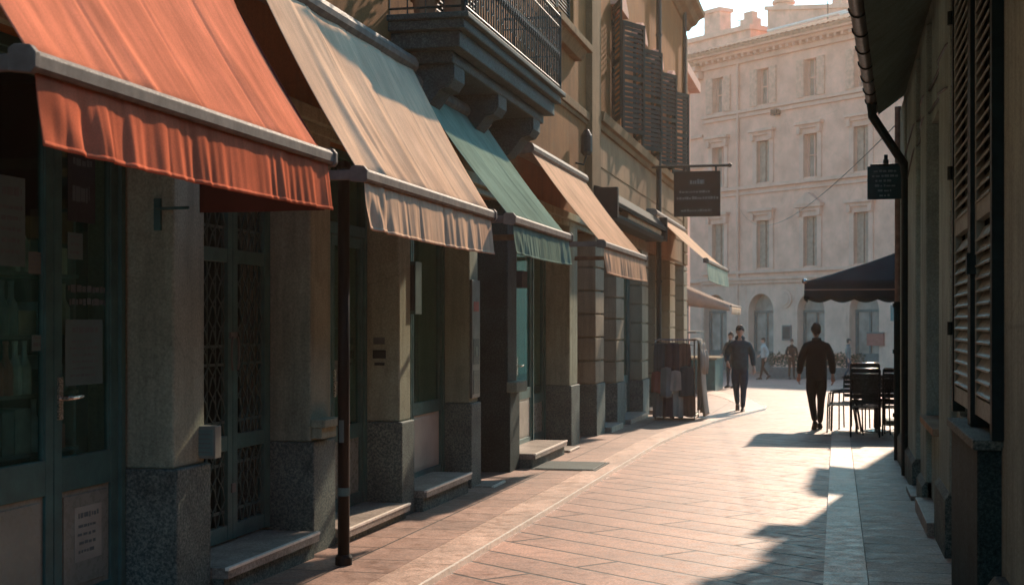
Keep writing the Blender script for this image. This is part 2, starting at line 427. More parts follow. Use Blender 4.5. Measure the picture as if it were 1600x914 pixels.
def louvre(parent, name, y0, y1, z0, z1, x, th=.035, pitch=.05, stile=.06, mat=None, mid=True, tilt=.045):
    """louvred leaf in the plane x=const, facing +x"""
    f = MB()
    f.box(x - th, x, y0, y0 + stile, z0, z1); f.box(x - th, x, y1 - stile, y1, z0, z1)
    rails = [z0, z1 - stile * 1.2] + ([(z0 + z1) / 2 - stile * .6] if mid else [])
    for z in rails: f.box(x - th + .001, x - .001, y0 + stile, y1 - stile, z, z + stile * 1.2)
    z = z0 + stile * 1.2 + .02
    while z < z1 - stile * 1.2 - .03:
        if not (mid and abs(z + pitch * .4 - (z0 + z1) / 2) < stile * .9):
            f.prism_y([(x - th + .004, z + tilt), (x - th + .004, z + tilt + .009), (x - .004, z + .009), (x - .004, z)], y0 + stile, y1 - stile)
        z += pitch
    return f.build(name, mat or M['shutter'], parent)
PILLARS = [(2.7, 3.2, .84), (7.26, 7.70, .76), (9.37, 9.82, .74), (11.44, 11.81, .74), (13.78, 14.17, .77), (15.49, 15.99, .80), (19.27, 19.92, .71)]
for i, (a, b, t) in enumerate(PILLARS):
    if i == 5: pillar(b1, a, b, M['granite_dark'], M['granite_dark'], t)
    else: pillar(b1, a, b, M['granite'], M['tan'], t)
# pillar cap blocks that stick out (second pillar and the dark granite pillar)
c = MB(); c.box(XS - .03, XS + .05, 9.40, 9.70, .76, .84); c.box(XS - .03, XS + .085, 9.38, 9.72, .84, .90)
c.build('cap_block', M['tan'], b1, bevel=.008)
c = MB(); c.box(XS - .02, XS + .10, 15.40, 15.95, .80, .92); c.build('cap_block', M['tan'], b1, bevel=.01)
# stuccoed wall above the shops
w = MB()
w.box(-9.0, XW, -13, 21.55, HDR, 4.62)
w.box(-9.0, XW, -13, 17.75, 4.62, 11.5); w.box(-9.0, XW, 19.75, 21.55, 4.62, 11.5)
w.box(-9.0, XW, 17.75, 19.75, 4.62, 5.55); w.box(-9.0, XW, 17.75, 19.75, 7.6, 11.5)
w.box(-9.0, -3.9, 17.75, 19.75, 5.55, 7.6)
w.build('wall', M['ochre'], b1)
w = MB(); w.box(-9, XR + .05, -13, 2.7, -.1, HDR); w.build('wall', M['tan'], b1)
c = MB(); c.box(XW - .02, XW + .06, 14.9, 21.5, 4.60, 4.72); c.box(XW - .02, XW + .03, 14.9, 21.5, 4.54, 4.60); c.build('string_course', M['trim'], b1, bevel=.008)
c = MB(); c.box(XW - .02, XW + .09, -13, 21.5, 3.0, 3.10); c.box(XW - .02, XW + .04, -13, 21.5, 2.93, 3.0); c.build('shop_lintel', M['tan'], b1, bevel=.008)
c = MB(); c.box(XW - .05, XW + .10, 20.75, 21.55, HDR, 11.5); c.build('pilaster', M['trim'], b1, bevel=.01)
# upper window with sill and shutters
wn = MB(); wn.box(-3.86, -3.82, 17.8, 19.7, 5.6, 7.6); wn = wn.build('window', M['far_glass'], b1)
c = MB(); c.box(XW - .2, XW + .24, 17.4, 20.0, 5.46, 5.56); c.prism_y([(XW - .02, 5.33), (XW + .1, 5.33), (XW + .18, 5.46), (XW - .02, 5.46)], 17.5, 19.9)
c.build('sill', M['trim'], wn, bevel=.008)
louvre(wn, 'shutter', 17.82, 18.75, 5.58, 7.55, -3.70); louvre(wn, 'shutter', 18.78, 19.70, 5.58, 7.55, -3.70)
wn = MB(); wn.box(XW - .02, XW + .012, 12.3, 14.1, 4.16, 6.7); wn = wn.build('balcony_door', M['far_glass'], b1)
louvre(wn, 'shutter', 12.32, 13.18, 4.18, 6.65, XW + .055); louvre(wn, 'shutter', 13.22, 14.08, 4.18, 6.65, XW + .055)
# balcony
BX = -3.0
bal = MB()
bal.box(XW - .1, BX, 11.24, 15.44, 4.02, 4.10)
bal.box(XW - .1, BX + .045, 11.20, 15.48, 4.10, 4.15)
bal.box(XW - .1, BX - .06, 11.32, 15.36, 3.88, 4.02)
bal.box(XW - .1, BX - .16, 11.46, 15.24, 3.78, 3.88)
bal = bal.build('balcony', M['granite_dark'], b1, bevel=.01)
for yb in (11.55, 13.15, 14.75):
    k = MB()
    prof = [(XW - .05, 3.78), (BX - .17, 3.78), (BX - .17, 3.66), (BX - .22, 3.59), (BX - .30, 3.57), (BX - .37, 3.48), (BX - .45, 3.39), (BX - .58, 3.34), (XW - .05, 3.34)]
    k.prism_y(prof, yb, yb + .34)
    for rr_ in (.075, .05, .022):
        k.lathe([(rr_, -.36 / 2 - .012 - (.08 - rr_) * .2), (rr_, .36 / 2 + .012 + (.08 - rr_) * .2)], (0, 0, 0), 14)
        k.xf(Matrix.Translation((BX - .27, yb + .17, 3.67)) @ Matrix.Rotation(R(90), 4, 'X'), len(k.v) - 28)
    k.build('bracket', M['granite_dark'], bal)
r_ = MB()
def rail_run(mb, p, q, n):
    p = Vector(p); q = Vector(q)
    for z, rr in ((.84, .016), (.72, .009), (.06, .011), (.40, .007)):
        mb.tube([p + Vector((0, 0, z)), q + Vector((0, 0, z))], rr, 6)
    for i in range(n + 1):
        c_ = p.lerp(q, i / n)
        mb.tube([c_, c_ + Vector((0, 0, .12)), c_ + Vector((0, 0, .34)), c_ + Vector((0, 0, .40)), c_ + Vector((0, 0, .46)), c_ + Vector((0, 0, .84))],
                [.007, .007, .008, .019, .008, .007], 6)
        if i % 2 == 0 and i < n:
            d_ = (q - p).normalized(); m_ = p.lerp(q, (i + .5) / n)
            for zc in (.55, .25):
                ring = [m_ + d_ * (.034 * math.cos(t * PI / 5)) + Vector((0, 0, zc + .07 * math.sin(t * PI / 5))) for t in range(11)]
                mb.tube(ring, .0055, 5, False)
rail_run(r_, (BX - .01, 11.28, 4.15), (BX - .01, 15.40, 4.15), 44)
rail_run(r_, (BX - .03, 11.28, 4.15), (XW, 11.28, 4.15), 4)
rail_run(r_, (BX - .03, 15.40, 4.15), (XW, 15.40, 4.15), 5)
for yy in (11.28, 15.40): r_.tube([(BX - .01, yy, 4.15), (BX - .01, yy, 5.04)], .018, 8)
r_.build('railing', M['iron'], bal)
# balcony contents
def lathe_thing(name, prof, loc, mat, label, cat, group=None, n=14):
    mb = MB(); mb.lathe(prof, loc, n); return mb.build(name, mat, label=label, cat=cat, group=group, smooth=False)
POT = [(.08, 0), (.11, .16), (.13, .17), (.13, .21), (.105, .21), (.10, .18)]
def shrub(mb, c, r, n, sz, flat=1.):
    for i in range(n):
        d = Vector((rnd.gauss(0, 1), rnd.gauss(0, 1), rnd.gauss(0, 1))).normalized() * (r * rnd.random() ** .4)
        d.z *= flat; p = Vector(c) + d
        a = Vector((rnd.uniform(-1, 1), rnd.uniform(-1, 1), rnd.uniform(-.6, 1))).normalized(); b = a.cross(Vector((rnd.random(), rnd.random(), 1))).normalized()
        l = sz * rnd.uniform(.6, 1.3)
        mb.add([p, p + a * l * .5 + b * l * .28, p + a * l, p + a * l * .5 - b * l * .28], [(0, 1, 2, 3)])
for (px_, py_, lb) in ((-3.15, 11.5, 'terracotta flower pot on the balcony corner nearest the street'), (-3.42, 11.52, 'leafy plant in a clay pot by the wall end of the balcony')):
    t = thing('potted_plant', lb, 'plant', (px_, py_, 4.15))
    mb = MB(); mb.lathe(POT, (px_, py_, 4.15), 14); mb.build('pot', M['pot'], t)
    mb = MB(); shrub(mb, (px_, py_, 4.50), .17, 90, .09); mb.build('foliage', M['leaf'], t)

# shop fronts of building one
def frame_bay(parent, ys_, x, z0, z1, zr0, zr1, transom=None, panel=M['teal_panel'], fm=M['teal'], handle=None, fw=.06, name='shop_door', depth=.06, gap=True):
    """glazed shop front in plane x: stiles at ys_ (list of leaf edges), kick rail zr0..zr1, glass above, panel below"""
    top = z1 if transom is None else transom
    f = MB()
    f.box(x - depth, x + .02, ys_[0] - .05, ys_[0], z0, z1); f.box(x - depth, x + .02, ys_[-1], ys_[-1] + .05, z0, z1)
    f.box(x - depth, x + .018, ys_[0], ys_[-1], z1 - .06, z1)
    if transom is not None: f.box(x - depth, x + .018, ys_[0], ys_[-1], transom, transom + .09)
    root = f.build(name, fm, parent, bevel=.004)
    for a, b in zip(ys_, ys_[1:]):
        a += .004; b -= .004
        l = MB()
        l.box(x - .045, x, a, a + fw, z0 + .01, top - .004); l.box(x - .045, x, b - fw, b, z0 + .01, top - .004)
        l.box(x - .044, x - .001, a + fw, b - fw, zr0, zr1); l.box(x - .044, x - .001, a + fw, b - fw, z0 + .01, z0 + .14)
        l.box(x - .044, x - .001, a + fw, b - fw, top - .09, top - .004)
        # glazing bead
        for (p, q, r1, s1) in ((a + fw, a + fw + .012, zr1, top - .09), (b - fw - .012, b - fw, zr1, top - .09)):
            l.box(x - .03, x - .008, p, q, r1, s1)
        l.build('leaf_frame', fm, root, bevel=.003)
        k = MB(); k.box(x - .03, x - .016, a + fw, b - fw, z0 + .14, zr0); 
        k.box(x - .016, x - .009, a + fw + .03, b - fw - .03, z0 + .17, zr0 - .03)
        k.build('kick_panel', panel, root, bevel=.003)
        gl = MB(); gl.box(x - .026, x - .020, a + fw, b - fw, zr1, top - .09); gl.build('pane', M['glass'], root)
    if transom is not None:
        gl = MB(); gl.box(x - .026, x - .020, ys_[0], ys_[-1], transom + .09, z1 - .06); gl.build('pane', M['glass'], root)
    if handle is not None:
        y, z = handle
        h = MB(); h.box(x, x + .012, y - .02, y + .02, z - .11, z + .11)
        h.tube([(x + .01, y, z), (x + .055, y, z), (x + .062, y + .02, z + .002), (x + .064, y + .075, z + .004), (x + .062, y + .13, z + .006)], [.011, .011, .0125, .012, .009], 10)
        h.build('handle', M['brass'], root, smooth=False)
    return root
dA = frame_bay(b1, [3.25, 4.55, 6.535, 7.20], XR, .02, HDR, .70, .88, panel=M['teal_panel'], handle=(6.585, 1.19), fw=.075)
dC = frame_bay(b1, [9.87, 10.62, 11.39], XR, .02, HDR, .62, .74, transom=2.30, handle=(10.68, 1.1), fw=.07)
dD = frame_bay(b1, [11.86, 12.72, 13.73], XR + .03, .02, HDR, .70, .82, panel=M['lit_panel'], name='shop_window', fw=.05)
dE = frame_bay(b1, [16.04, 16.95, 17.9], XR + .06, -.02, HDR, .62, .76, panel=M['lit_panel'], handle=(17.0, 1.05), fw=.07)
dF = frame_bay(b1, [17.98, 19.22], XR - .05, -.05, HDR, .5, .62, panel=M['teal_panel'], name='shop_window', fw=.06)
dG = frame_bay(b1, [14.22, 15.44], XR - .1, -.02, HDR, .5, .62, panel=M['teal_panel'], name='shop_window', fw=.06)
# inner rooms
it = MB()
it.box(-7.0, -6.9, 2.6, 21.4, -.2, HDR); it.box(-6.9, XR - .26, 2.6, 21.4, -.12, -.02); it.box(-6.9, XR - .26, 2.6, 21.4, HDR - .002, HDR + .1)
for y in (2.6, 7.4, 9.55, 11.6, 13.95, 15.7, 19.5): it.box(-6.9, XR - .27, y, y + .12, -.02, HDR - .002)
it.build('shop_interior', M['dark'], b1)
# steps
for (y0, y1, x1, z) in ((7.72, 9.22, -3.50, .135), (9.86, 11.42, -3.52, .06), (11.84, 13.40, -3.50, .115), (16.02, 18.0, -3.42, .06), (13.9, 14.4, -3.4, -.075), (18.3, 19.0, -3.44, -.10), (3.3, 7.22, -3.6, .03)):
    s_ = MB(); s_.box(XR - .3, x1, y0, y1, z - .065, z)
    st_ = s_.build('step', M['step'], b1, bevel=.004); q = MB(); q.box(x1 - .022, x1 + .006, y0 - .003, y1 + .003, z - .016, z + .004); q.build('lit_nosing', M['kerb_edge'], st_, bevel=.003)  # bright strip on the step edge, its highlight put into the colour
    s_ = MB(); s_.box(XR - .29, x1 - .035, y0 + .01, y1 - .01, gz(y1) - .1, z - .067)
    s_.build('step_riser', M['granite'], b1)
# gate in the second bay

gf = MB()
GX = XR + .01; gy0, gym, gy1 = 7.73, 8.69, 9.35
gf.box(GX - .05, GX + .0, gy0, gy0 + .05, .14, HDR); gf.box(GX - .05, GX, gy1 - .05, gy1, .14, HDR); gf.box(GX - .05, GX, gy0, gy1, HDR - .06, HDR)
gate = gf.build('gate', M['teal'], b1)
for a, b in ((gy0 + .055, gym - .003), (gym + .003, gy1 - .055)):
    l = MB()
    l.box(GX - .04, GX + .012, a, a + .075, .15, HDR - .07); l.box(GX - .04, GX + .012, b - .075, b, .15, HDR - .07)
    for z0, z1 in ((.15, .25), (.74, .84), (1.98, 2.07), (HDR - .16, HDR - .07)): l.box(GX - .039, GX + .010, a + .075, b - .075, z0, z1)
    lf = l.build('gate_leaf', M['teal'], gate, bevel=.004)
    q = MB(); ya, yb = a + .075, b - .075; wdt = yb - ya; nn = max(3, int(wdt / .11))
    for zlo, zhi, bars in ((.25, .74, (.33, .64)), (.84, 1.98, (.92, 1.42, 1.30)), (2.07, HDR - .16, (2.2, 2.5))):
        for z in bars: q.box(GX - .022, GX - .012, ya, yb, z, z + .018)
        for i in range(nn + 1):
            y = ya + wdt * i / nn
            q.tube([(GX - .02, y, zlo), (GX - .02, y, zhi)], .0055, 5)
        h = .30
        for i in range(nn):
            y = ya + wdt * (i + .5) / nn; z = zlo
            pts = []
            steps = int((zhi - zlo) / .075)
            for s2 in range(steps + 1):
                pts.append((GX - .012, y + (.5 * wdt / nn) * (1 if s2 % 4 < 2 else -1) * (.9 if s2 % 2 == 0 else .35), zlo + (zhi - zlo) * s2 / steps))
            q.tube(pts, .0055, 5)
            pts = [(p[0] + .004, 2 * y - p[1], p[2]) for p in pts]; q.tube(pts, .0055, 5)
    q.build('lattice', M['lattice'], lf)
for s2 in (-1, 1):
    h = MB(); h.tube([(GX + .03, gym + s2 * (.035 + .022 * math.sin(t * PI / 8)), 1.38 + .11 * math.cos(t * PI / 8)) for t in range(9)], .008, 6); h.build('handle', M['grey_box'], gate)
h = MB(); h.box(GX + .012, GX + .022, gym - .055, gym + .055, 1.48, 1.52); h.build('handle_plate', M['grey_box'], gate)
h = MB(); h.box(GX + .012, GX + .022, gym - .03, gym + .03, .46, .52); h.build('lock', M['grey_box'], gate)
mbx = thing('letter_box', 'small pale letter box on the first pillar beside the lattice gate', 'letter box', (-3.57, 7.72, .77))
k = MB(); k.box(-3.68, -3.53, 7.60, 7.69, .79, .98); k.build('box', M['white_box'], mbx, bevel=.006)
k = MB(); k.box(-3.67, -3.54, 7.592, 7.599, .81, .96); k.build('front_plate', M['paper'], mbx)
k = MB()
for i in range(5): k.box(-3.655, -3.555, 7.589, 7.5915, .825 + i * .026, .833 + i * .026)
k.build('slots', M['ink_soft'], mbx)

# ------------------------------------------------------------------ papers and goods in the first shop
def scribble(mb, y0, y1, z0, z1, rows, x, fill=.8, hh=.45):
    dz = (z1 - z0) / rows
    for r in range(rows):
        y = y0 + rnd.uniform(0, .12) * (y1 - y0); yend = y0 + (y1 - y0) * rnd.uniform(fill, 1)
        zc = z1 - dz * (r + .5)
        while y < yend:
            wd = rnd.uniform(.012, .05)
            mb.box(x, x + .0006, y, min(y + wd, yend), zc - dz * hh * .5 * rnd.uniform(.6, 1), zc + dz * hh * .5 * rnd.uniform(.5, 1)); y += wd + rnd.uniform(.006, .014)
def poster(y0, y1, z0, z1, mat, label, rows=5, x=None, ink='ink_soft', name='poster', heads=1):
    x = XR - .0195 if x is None else x
    t = thing(name, label, 'poster', (x, (y0 + y1) / 2, z0))
    mb = MB(); mb.box(x, x + .0012, y0, y1, z0, z1); mb.build('sheet', mat, t)
    mb = MB(); h_ = z1 - z0; w_ = y1 - y0
    scribble(mb, y0 + w_ * .1, y1 - w_ * .1, z0 + h_ * .1, z1 - h_ * .28, rows, x + .0014)
    scribble(mb, y0 + w_ * .12, y1 - w_ * .12, z1 - h_ * .24, z1 - h_ * .08, heads, x + .0014, 1., .7)
    mb.build('print', M[ink], t); return t
poster(6.675, 7.06, 1.25, 1.60, M['paper'], 'grey printed notice on the door glass above the handle', 6)
poster(6.70, 6.85, 1.92, 2.06, M['paper'], 'small square note high on the door glass', 2)
poster(6.05, 6.30, 1.86, 2.30, M['paper'], 'tall faded poster high in the shop window', 5)
poster(6.33, 6.455, 1.83, 1.94, M['paper_w'], 'small pale card low beside the tall poster', 3)
poster(5.88, 6.02, 1.92, 2.12, M['paper_w'], 'pale photograph card at the frame edge of the window', 1)
poster(6.75, 7.03, .31, .60, M['paper_k'], 'printed opening sheet on the door kick panel', 4, x=XR - .0085)
poster(6.70, 6.98, 2.12, 2.5, M['ink'], 'dark blind sheet at the top of the door glass', 1)
poster(6.36, 6.455, 1.44, 1.52, M['paper'], 'little price card on the window above the shelf', 1)
poster(10.70, 10.86, 1.0, 1.28, M['paper_w'], 'pale sheet on the door behind the street pole', 4)
poster(12.86, 13.03, 1.98, 2.06, M['paper_r'], 'small reddish card near the top of the shop window', 1, x=XR + .012)
# lettering on the right leaf (illegible rows)
t = MB(); scribble(t, 6.67, 7.1, 1.66, 1.80, 2, XR - .0185, .95, .6)
t.build('window_lettering', M['ink_soft'], dA)
sh = thing('shop_shelf', 'dark shelves behind the first shop window', 'shelf', (-4.14, 6.1, -.02))
k = MB()
for z in (.92, 1.22, 1.52, 1.84): k.box(-4.28, -4.0, 5.3, 6.9, z - .02, z)
k.build('shelf_boards', M['grey_box'], sh)
k = MB()
for y in (5.3, 6.1, 6.88): k.box(-4.28, -4.02, y, y + .025, -.02, 2.2)
k.build('uprights', M['grey_box'], sh)
BOT = [(.034, 0), (.036, .01), (.036, .14), (.014, .19), (.013, .25), (.015, .255), (.015, .27)]
bm_ = MB(); bm_.lathe(BOT, (0, 0, 0), 10)
gm = [M['good%d' % i] for i in range(5)]
gi = 0
for zi, z in enumerate((.92, 1.22, 1.52, 1.84)):
    y = 5.86
    while y < 6.78:
        m_ = gm[int(rnd.random() * 5)]
        if rnd.random() < .5:
            for q_ in range(2):
                mb = MB(); mb.lathe(BOT, (-4.03, y + .04, z), 10)
                mb.build('bottle', m_, label='bottle standing among the goods on the shop window shelves', cat='bottle', group='bottles on the shop shelves'); y += .082
        else:
            wd = rnd.uniform(.09, .17); hh = rnd.uniform(.12, .25)
            mb = MB(); mb.box(-4.17, -4.01, y, y + wd, z, z + hh); mb.box(-4.011, -4.008, y + .015, y + wd - .015, z + hh * .25, z + hh * .75)
            mb.build('box', m_, bevel=.004, label='boxed goods packed on the shop window shelves', cat='box', group='boxes on the shop shelves'); y += wd + .012
        gi += 1
# goods in the third bay
sh = thing('display_rack', 'display shelf of goods behind the door past the street pole', 'shelf', (-4.3, 10.3, 0))
k = MB()
for z in (.78, 1.14, 1.55, 1.9): k.box(-4.45, -4.12, 9.9, 11.35, z - .02, z)
for y in (9.9, 10.6, 11.33): k.box(-4.45, -4.12, y, y + .02, 0, 2.2)
k.build('boards', M['grey_box'], sh)
for z in (.78, 1.14, 1.55):
    y = 9.97
    while y < 11.2:
        m_ = gm[int(rnd.random() * 3)]
        mb = MB(); mb.lathe([(r * 1.35, h * 1.05) for r, h in BOT], (-4.18, y, z), 10)
        mb.build('jar', m_, label='tall jar on the display shelf behind the pole', cat='jar', group='jars on the display shelf'); y += rnd.uniform(.13, .24)

# ------------------------------------------------------------------ small wall fittings
def fitting(name, label, cat, parts):
    allv = []
    t = None
    for (pn, mb, mt) in parts:
        if t is None:
            xs_ = [p[0] for p in mb.v]; ys_ = [p[1] for p in mb.v]; zs_ = [p[2] for p in mb.v]
            t = thing(name, label, cat, (sum(xs_) / len(xs_), sum(ys_) / len(ys_), min(zs_)))
        mb.build(pn, mt, t, bevel=.003)
    return t
YF = 11.46
fitting('intercom', 'small intercom with three dark plates on the third pillar', 'intercom',
        [('plate', MB().box(-3.86, -3.76, YF - .012, YF, 1.40, 1.46), M['grey_box']), ('grille', MB().box(-3.865, -3.75, YF - .012, YF, 1.28, 1.35), M['ink']),
         ('button_row', MB().box(-3.85, -3.76, YF - .014, YF, 1.22, 1.245), M['ink'])])
fitting('wall_bracket', 'metal bracket on the first pillar under the red awning', 'bracket',
        [('back_plate', MB().box(-3.74, -3.70, 7.25, 7.275, 2.10, 2.28), M['teal']), ('rod', MB().tube([(-3.72, 7.24, 2.22), (-3.5, 7.2, 2.22)], .01, 6), M['teal'])])
fitting('light_box', 'slim dark wall light box beside the third pillar', 'lamp',
        [('case', MB().box(-3.74, -3.60, 11.83, 12.02, 1.66, 2.12), M['lattice']), ('side_panel', MB().box(-3.735, -3.605, 11.818, 11.829, 1.69, 2.09), M['ink'])])
nb = thing('sticker_sign', 'grey panel of stickers fixed to the fourth pillar', 'notice', (-3.6, 13.97, .8))
k = MB(); k.box(-3.628, -3.60, 13.80, 14.12, .82, 2.02); k.build('panel', M['grey_box'], nb, bevel=.004)
k = MB(); k.box(-3.599, -3.596, 13.84, 14.08, 1.16, 1.42); k.box(-3.599, -3.596, 13.84, 14.08, .86, 1.1); k.build('sticker', M['sign_g'], nb)
k = MB(); k.box(-3.599, -3.596, 13.86, 14.06, 1.70, 1.80); k.build('sticker', M['paper_r'], nb)
k = MB(); k.box(-3.595, -3.593, 13.92, 14.0, 1.24, 1.34); k.build('sticker', M['paper_w'], nb)
fitting('wall_lamp', 'black wall lamp on the ochre wall above the peach awning', 'lamp',
        [('lantern', MB().lathe([(.05, 0), (.085, .05), (.085, .28), (.04, .36), (.03, .37)], (-3.50, 19.9, 3.98), 10), M['iron']),
         ('arm', MB().tube([(-3.66, 19.9, 3.88), (-3.54, 19.9, 3.85), (-3.50, 19.9, 3.98)], .016, 6), M['iron'])])
fitting('floodlight', 'round black floodlight under the far end of the balcony', 'lamp',
        [('housing', MB().lathe([(.04, 0), (.10, .03), (.11, .12), (.08, .15)], (-3.42, 14.9, 3.72), 12), M['iron']),
         ('arm', MB().tube([(-3.66, 14.9, 3.9), (-3.42, 14.9, 3.87)], .014, 6), M['iron'])])
fitting('door_sign_box', 'dark box sign over the shop door under the green awning', 'sign',
        [('case', MB().box(-3.86, -3.62, 16.2, 16.5, 2.0, 2.2), M['ink']), ('bracket', MB().box(-3.9, -3.86, 16.3, 16.4, 2.05, 2.15), M['iron'])])

# street pole
pl = thing('street_pole', 'thin black street pole on the pavement before the second awning', 'pole', (-3.24, 8.99, gz(9) + .036))
k = MB(); k.tube([(-3.24, 8.99, gz(9) + .03), (-3.24, 8.99, 2.62)], .040, 16); k.build('shaft', M['pole'], pl, smooth=True)
k = MB(); k.lathe([(.058, 0), (.058, .05), (.046, .07)], (-3.24, 8.99, gz(9) + .036), 16); k.build('collar', M['pole'], pl)
k = MB(); k.lathe([(.042, 0), (.05, .015), (.04, .05), (.012, .06)], (-3.24, 8.99, 2.615), 16); k.build('cap', M['pole'], pl)
k = MB(); k.lathe([(.0415, 0), (.0415, .055)], (-3.24, 8.99, .42), 16); k.build('sticker', M['paper'], pl)
k = MB(); k.add([( -3.24 + .0418 * math.cos(a), 8.99 + .0418 * math.sin(a), z) for z in (.78, .93) for a in (-2.1, -1.8, -1.5, -1.2)], [(i, i + 1, i + 5, i + 4) for i in range(3)]); k.build('sticker', M['ink_soft'], pl)

# ------------------------------------------------------------------ awnings
def waves(n, seed, f0, f1):
    r = random.Random(seed)
    return [(r.uniform(f0, f1), r.uniform(0, 2 * PI), r.uniform(.5, 1)) for _ in range(n)]
def awning(label, y0, y1, xc, zc, xb, zb, vh, fab, val, barm=None, seed=1, cheek=False, arms=True, seams=4, crease=.004, cas=True, yc0=None, yc1=None, vamp=.016):
    barm = barm or M['bar']
    yc0 = y0 if yc0 is None else yc0; yc1 = y1 if yc1 is None else yc1
    t = thing('awning', label, 'awning', ((xc + xb) / 2, (y0 + y1) / 2, zb - vh))
    Lw = y1 - y0
    W1 = waves(5, seed, 4, 11); W2 = waves(6, seed + 50, 14, 30); W3 = waves(6, seed + 80, 34, 85)
    rr = random.Random(seed + 9)
    cr = [(rr.uniform(.05, .95), rr.uniform(.01, .03), rr.uniform(-.6, 1), rr.uniform(-.12, .12)) for _ in range(int(9 * Lw / 3))]
    nrm = Vector((zc - zb, 0, xb - xc)).normalized()
    def fab_pt(u, v):
        yy = (yc0 + .03) * (1 - v) + (y0 + .03) * v + u * ((yc1 - yc0) * (1 - v) + Lw * v - .06)
        p = Vector((xc + (xb - xc) * v, yy, zc + (zb - zc) * v))
        sag = -.022 * math.sin(PI * v)
        d = sag
        for f, ph, a in W1: d += crease * .45 * a * math.sin(f * u * Lw + ph + v * 1.2) * (.35 + .65 * v)
        for k in range(1, seams):
            du = (u - k / seams) * Lw; d += -.006 * math.exp(-(du / .018) ** 2)
        for c0, wd, am, sk in cr:
            du = (u - c0 - sk * (v - .5)) ; d += crease * 1.5 * am * math.exp(-(du / wd) ** 2) * (.25 + .75 * v)
        return p + nrm * d
    MB().grid(fab_pt, int(70 * Lw), 14).build('canopy', fab, t, smooth=True, solid=.003)
    hemn = 16
    r2 = random.Random(seed + 3)
    folds = [(r2.uniform(0, 1), r2.uniform(.006, .022), r2.uniform(-1, 1), r2.uniform(-.05, .09)) for _ in range(int(12 * Lw))]
    def val_pt(u, v):
        yy = y0 + .03 + u * (Lw - .06); dz = vh * v * (1 + .05 * math.sin(PI * u) - .02)
        env = (.25 + .75 * v ** .8) * (.55 + .45 * math.sin(2.1 * u * Lw + seed) * math.sin(5.3 * u * Lw + 2 * seed))
        dx = 0
        for f, ph, a in W2: dx += vamp * .30 * a * math.sin(f * u * Lw + ph + .5 * v)
        for f, ph, a in W3: dx += vamp * .09 * a * math.sin(f * u * Lw + ph)
        for c0, wd, am, sk in folds: dx += vamp * .55 * am * math.exp(-((u - c0 - sk * .4 * v / Lw) * Lw / (wd * 2.2)) ** 2)
        e = math.exp(-(u * Lw / .4) ** 2) * .016 * math.sin(24 * u * Lw - 5 * v)
        return (xb + .012 + (dx + e) * env + .03 * v, yy, zb - .035 - dz)
    MB().grid(val_pt, int(130 * Lw), hemn).build('valance', val, t, smooth=True, solid=.002)
    hb = MB().grid(lambda u, v: tuple(Vector(val_pt(u, .93 + .07 * v)) + Vector((.0035, 0, 0))), int(130 * Lw), 1)
    hb.build('hem', val, t, smooth=True, solid=.002)
    b = MB(); b.prism_y([(xb - .045, zb - .035), (xb + .03, zb - .045), (xb + .042, zb - .03), (xb + .042, zb + .015), (xb + .025, zb + .034), (xb - .02, zb + .04), (xb - .045, zb + .03)], y0, y1)
    b = b.build('front_bar', barm, t, bevel=.004)
    for ye, s in ((y0, -1), (y1, 1)):
        e = MB(); e.prism_y([(xb - .055, zb - .045), (xb + .035, zb - .055), (xb + .052, zb - .035), (xb + .052, zb + .02), (xb + .03, zb + .045), (xb - .03, zb + .05), (xb - .055, zb + .035)], min(ye, ye + s * .035), max(ye, ye + s * .035))
        e.build('end_cap', barm, b, bevel=.004)
    if arms:
        for ye in (y0 + .05, y1 - .05):
            a = MB(); a.box(xb - .7 if False else XR + .25, xb - .04, ye - .018, ye + .018, zb - .03, zb + .03); a.build('arm', M['bar'], t, bevel=.004)
    if cas:
        c = MB(); prof = [(XW + .0, zc - .05), (xc + .02, zc - .03), (xc + .05, zc + .0), (xc + .055, zc + .04), (xc + .03, zc + .085), (xc - .02, zc + .105), (XW + .0, zc + .11)]
        c.prism_y(prof, yc0 - .03, yc1 + .03); c.build('cassette', barm, t, bevel=.004)
    if cheek:
        q = MB()
        q.grid(lambda u, v: (xb + (xc - .02 - xb) * u * 1.0, y1 - .04 + .012 * math.sin(9 * u + 3 * v) * v, (zb - .01 + (zc - zb) * u) * (1 - v) + (zb - vh - .03) * v), 18, 10)
        q.build('side_cheek', M['red_shaded'], t, smooth=True, solid=.002)
    return t
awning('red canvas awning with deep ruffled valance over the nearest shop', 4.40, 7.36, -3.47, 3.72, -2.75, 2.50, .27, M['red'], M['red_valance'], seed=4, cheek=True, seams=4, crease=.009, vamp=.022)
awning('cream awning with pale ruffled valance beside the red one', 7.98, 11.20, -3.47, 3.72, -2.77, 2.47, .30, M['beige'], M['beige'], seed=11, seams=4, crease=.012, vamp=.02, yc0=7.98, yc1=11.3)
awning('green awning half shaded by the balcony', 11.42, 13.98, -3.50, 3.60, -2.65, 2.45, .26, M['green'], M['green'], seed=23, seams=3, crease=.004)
awning('peach awning beyond the green one, with no balcony above', 16.10, 19.75, -3.50, 3.60, -2.65, 2.50, .31, M['peach'], M['peach'], seed=31, seams=3)
awning('small pale awning with mint valance at the street corner', 27.5, 32.8, -3.48, 3.72, -2.48, 2.80, .36, M['beige'], M['mint'], seed=47, barm=M['bar'], seams=3, arms=False)
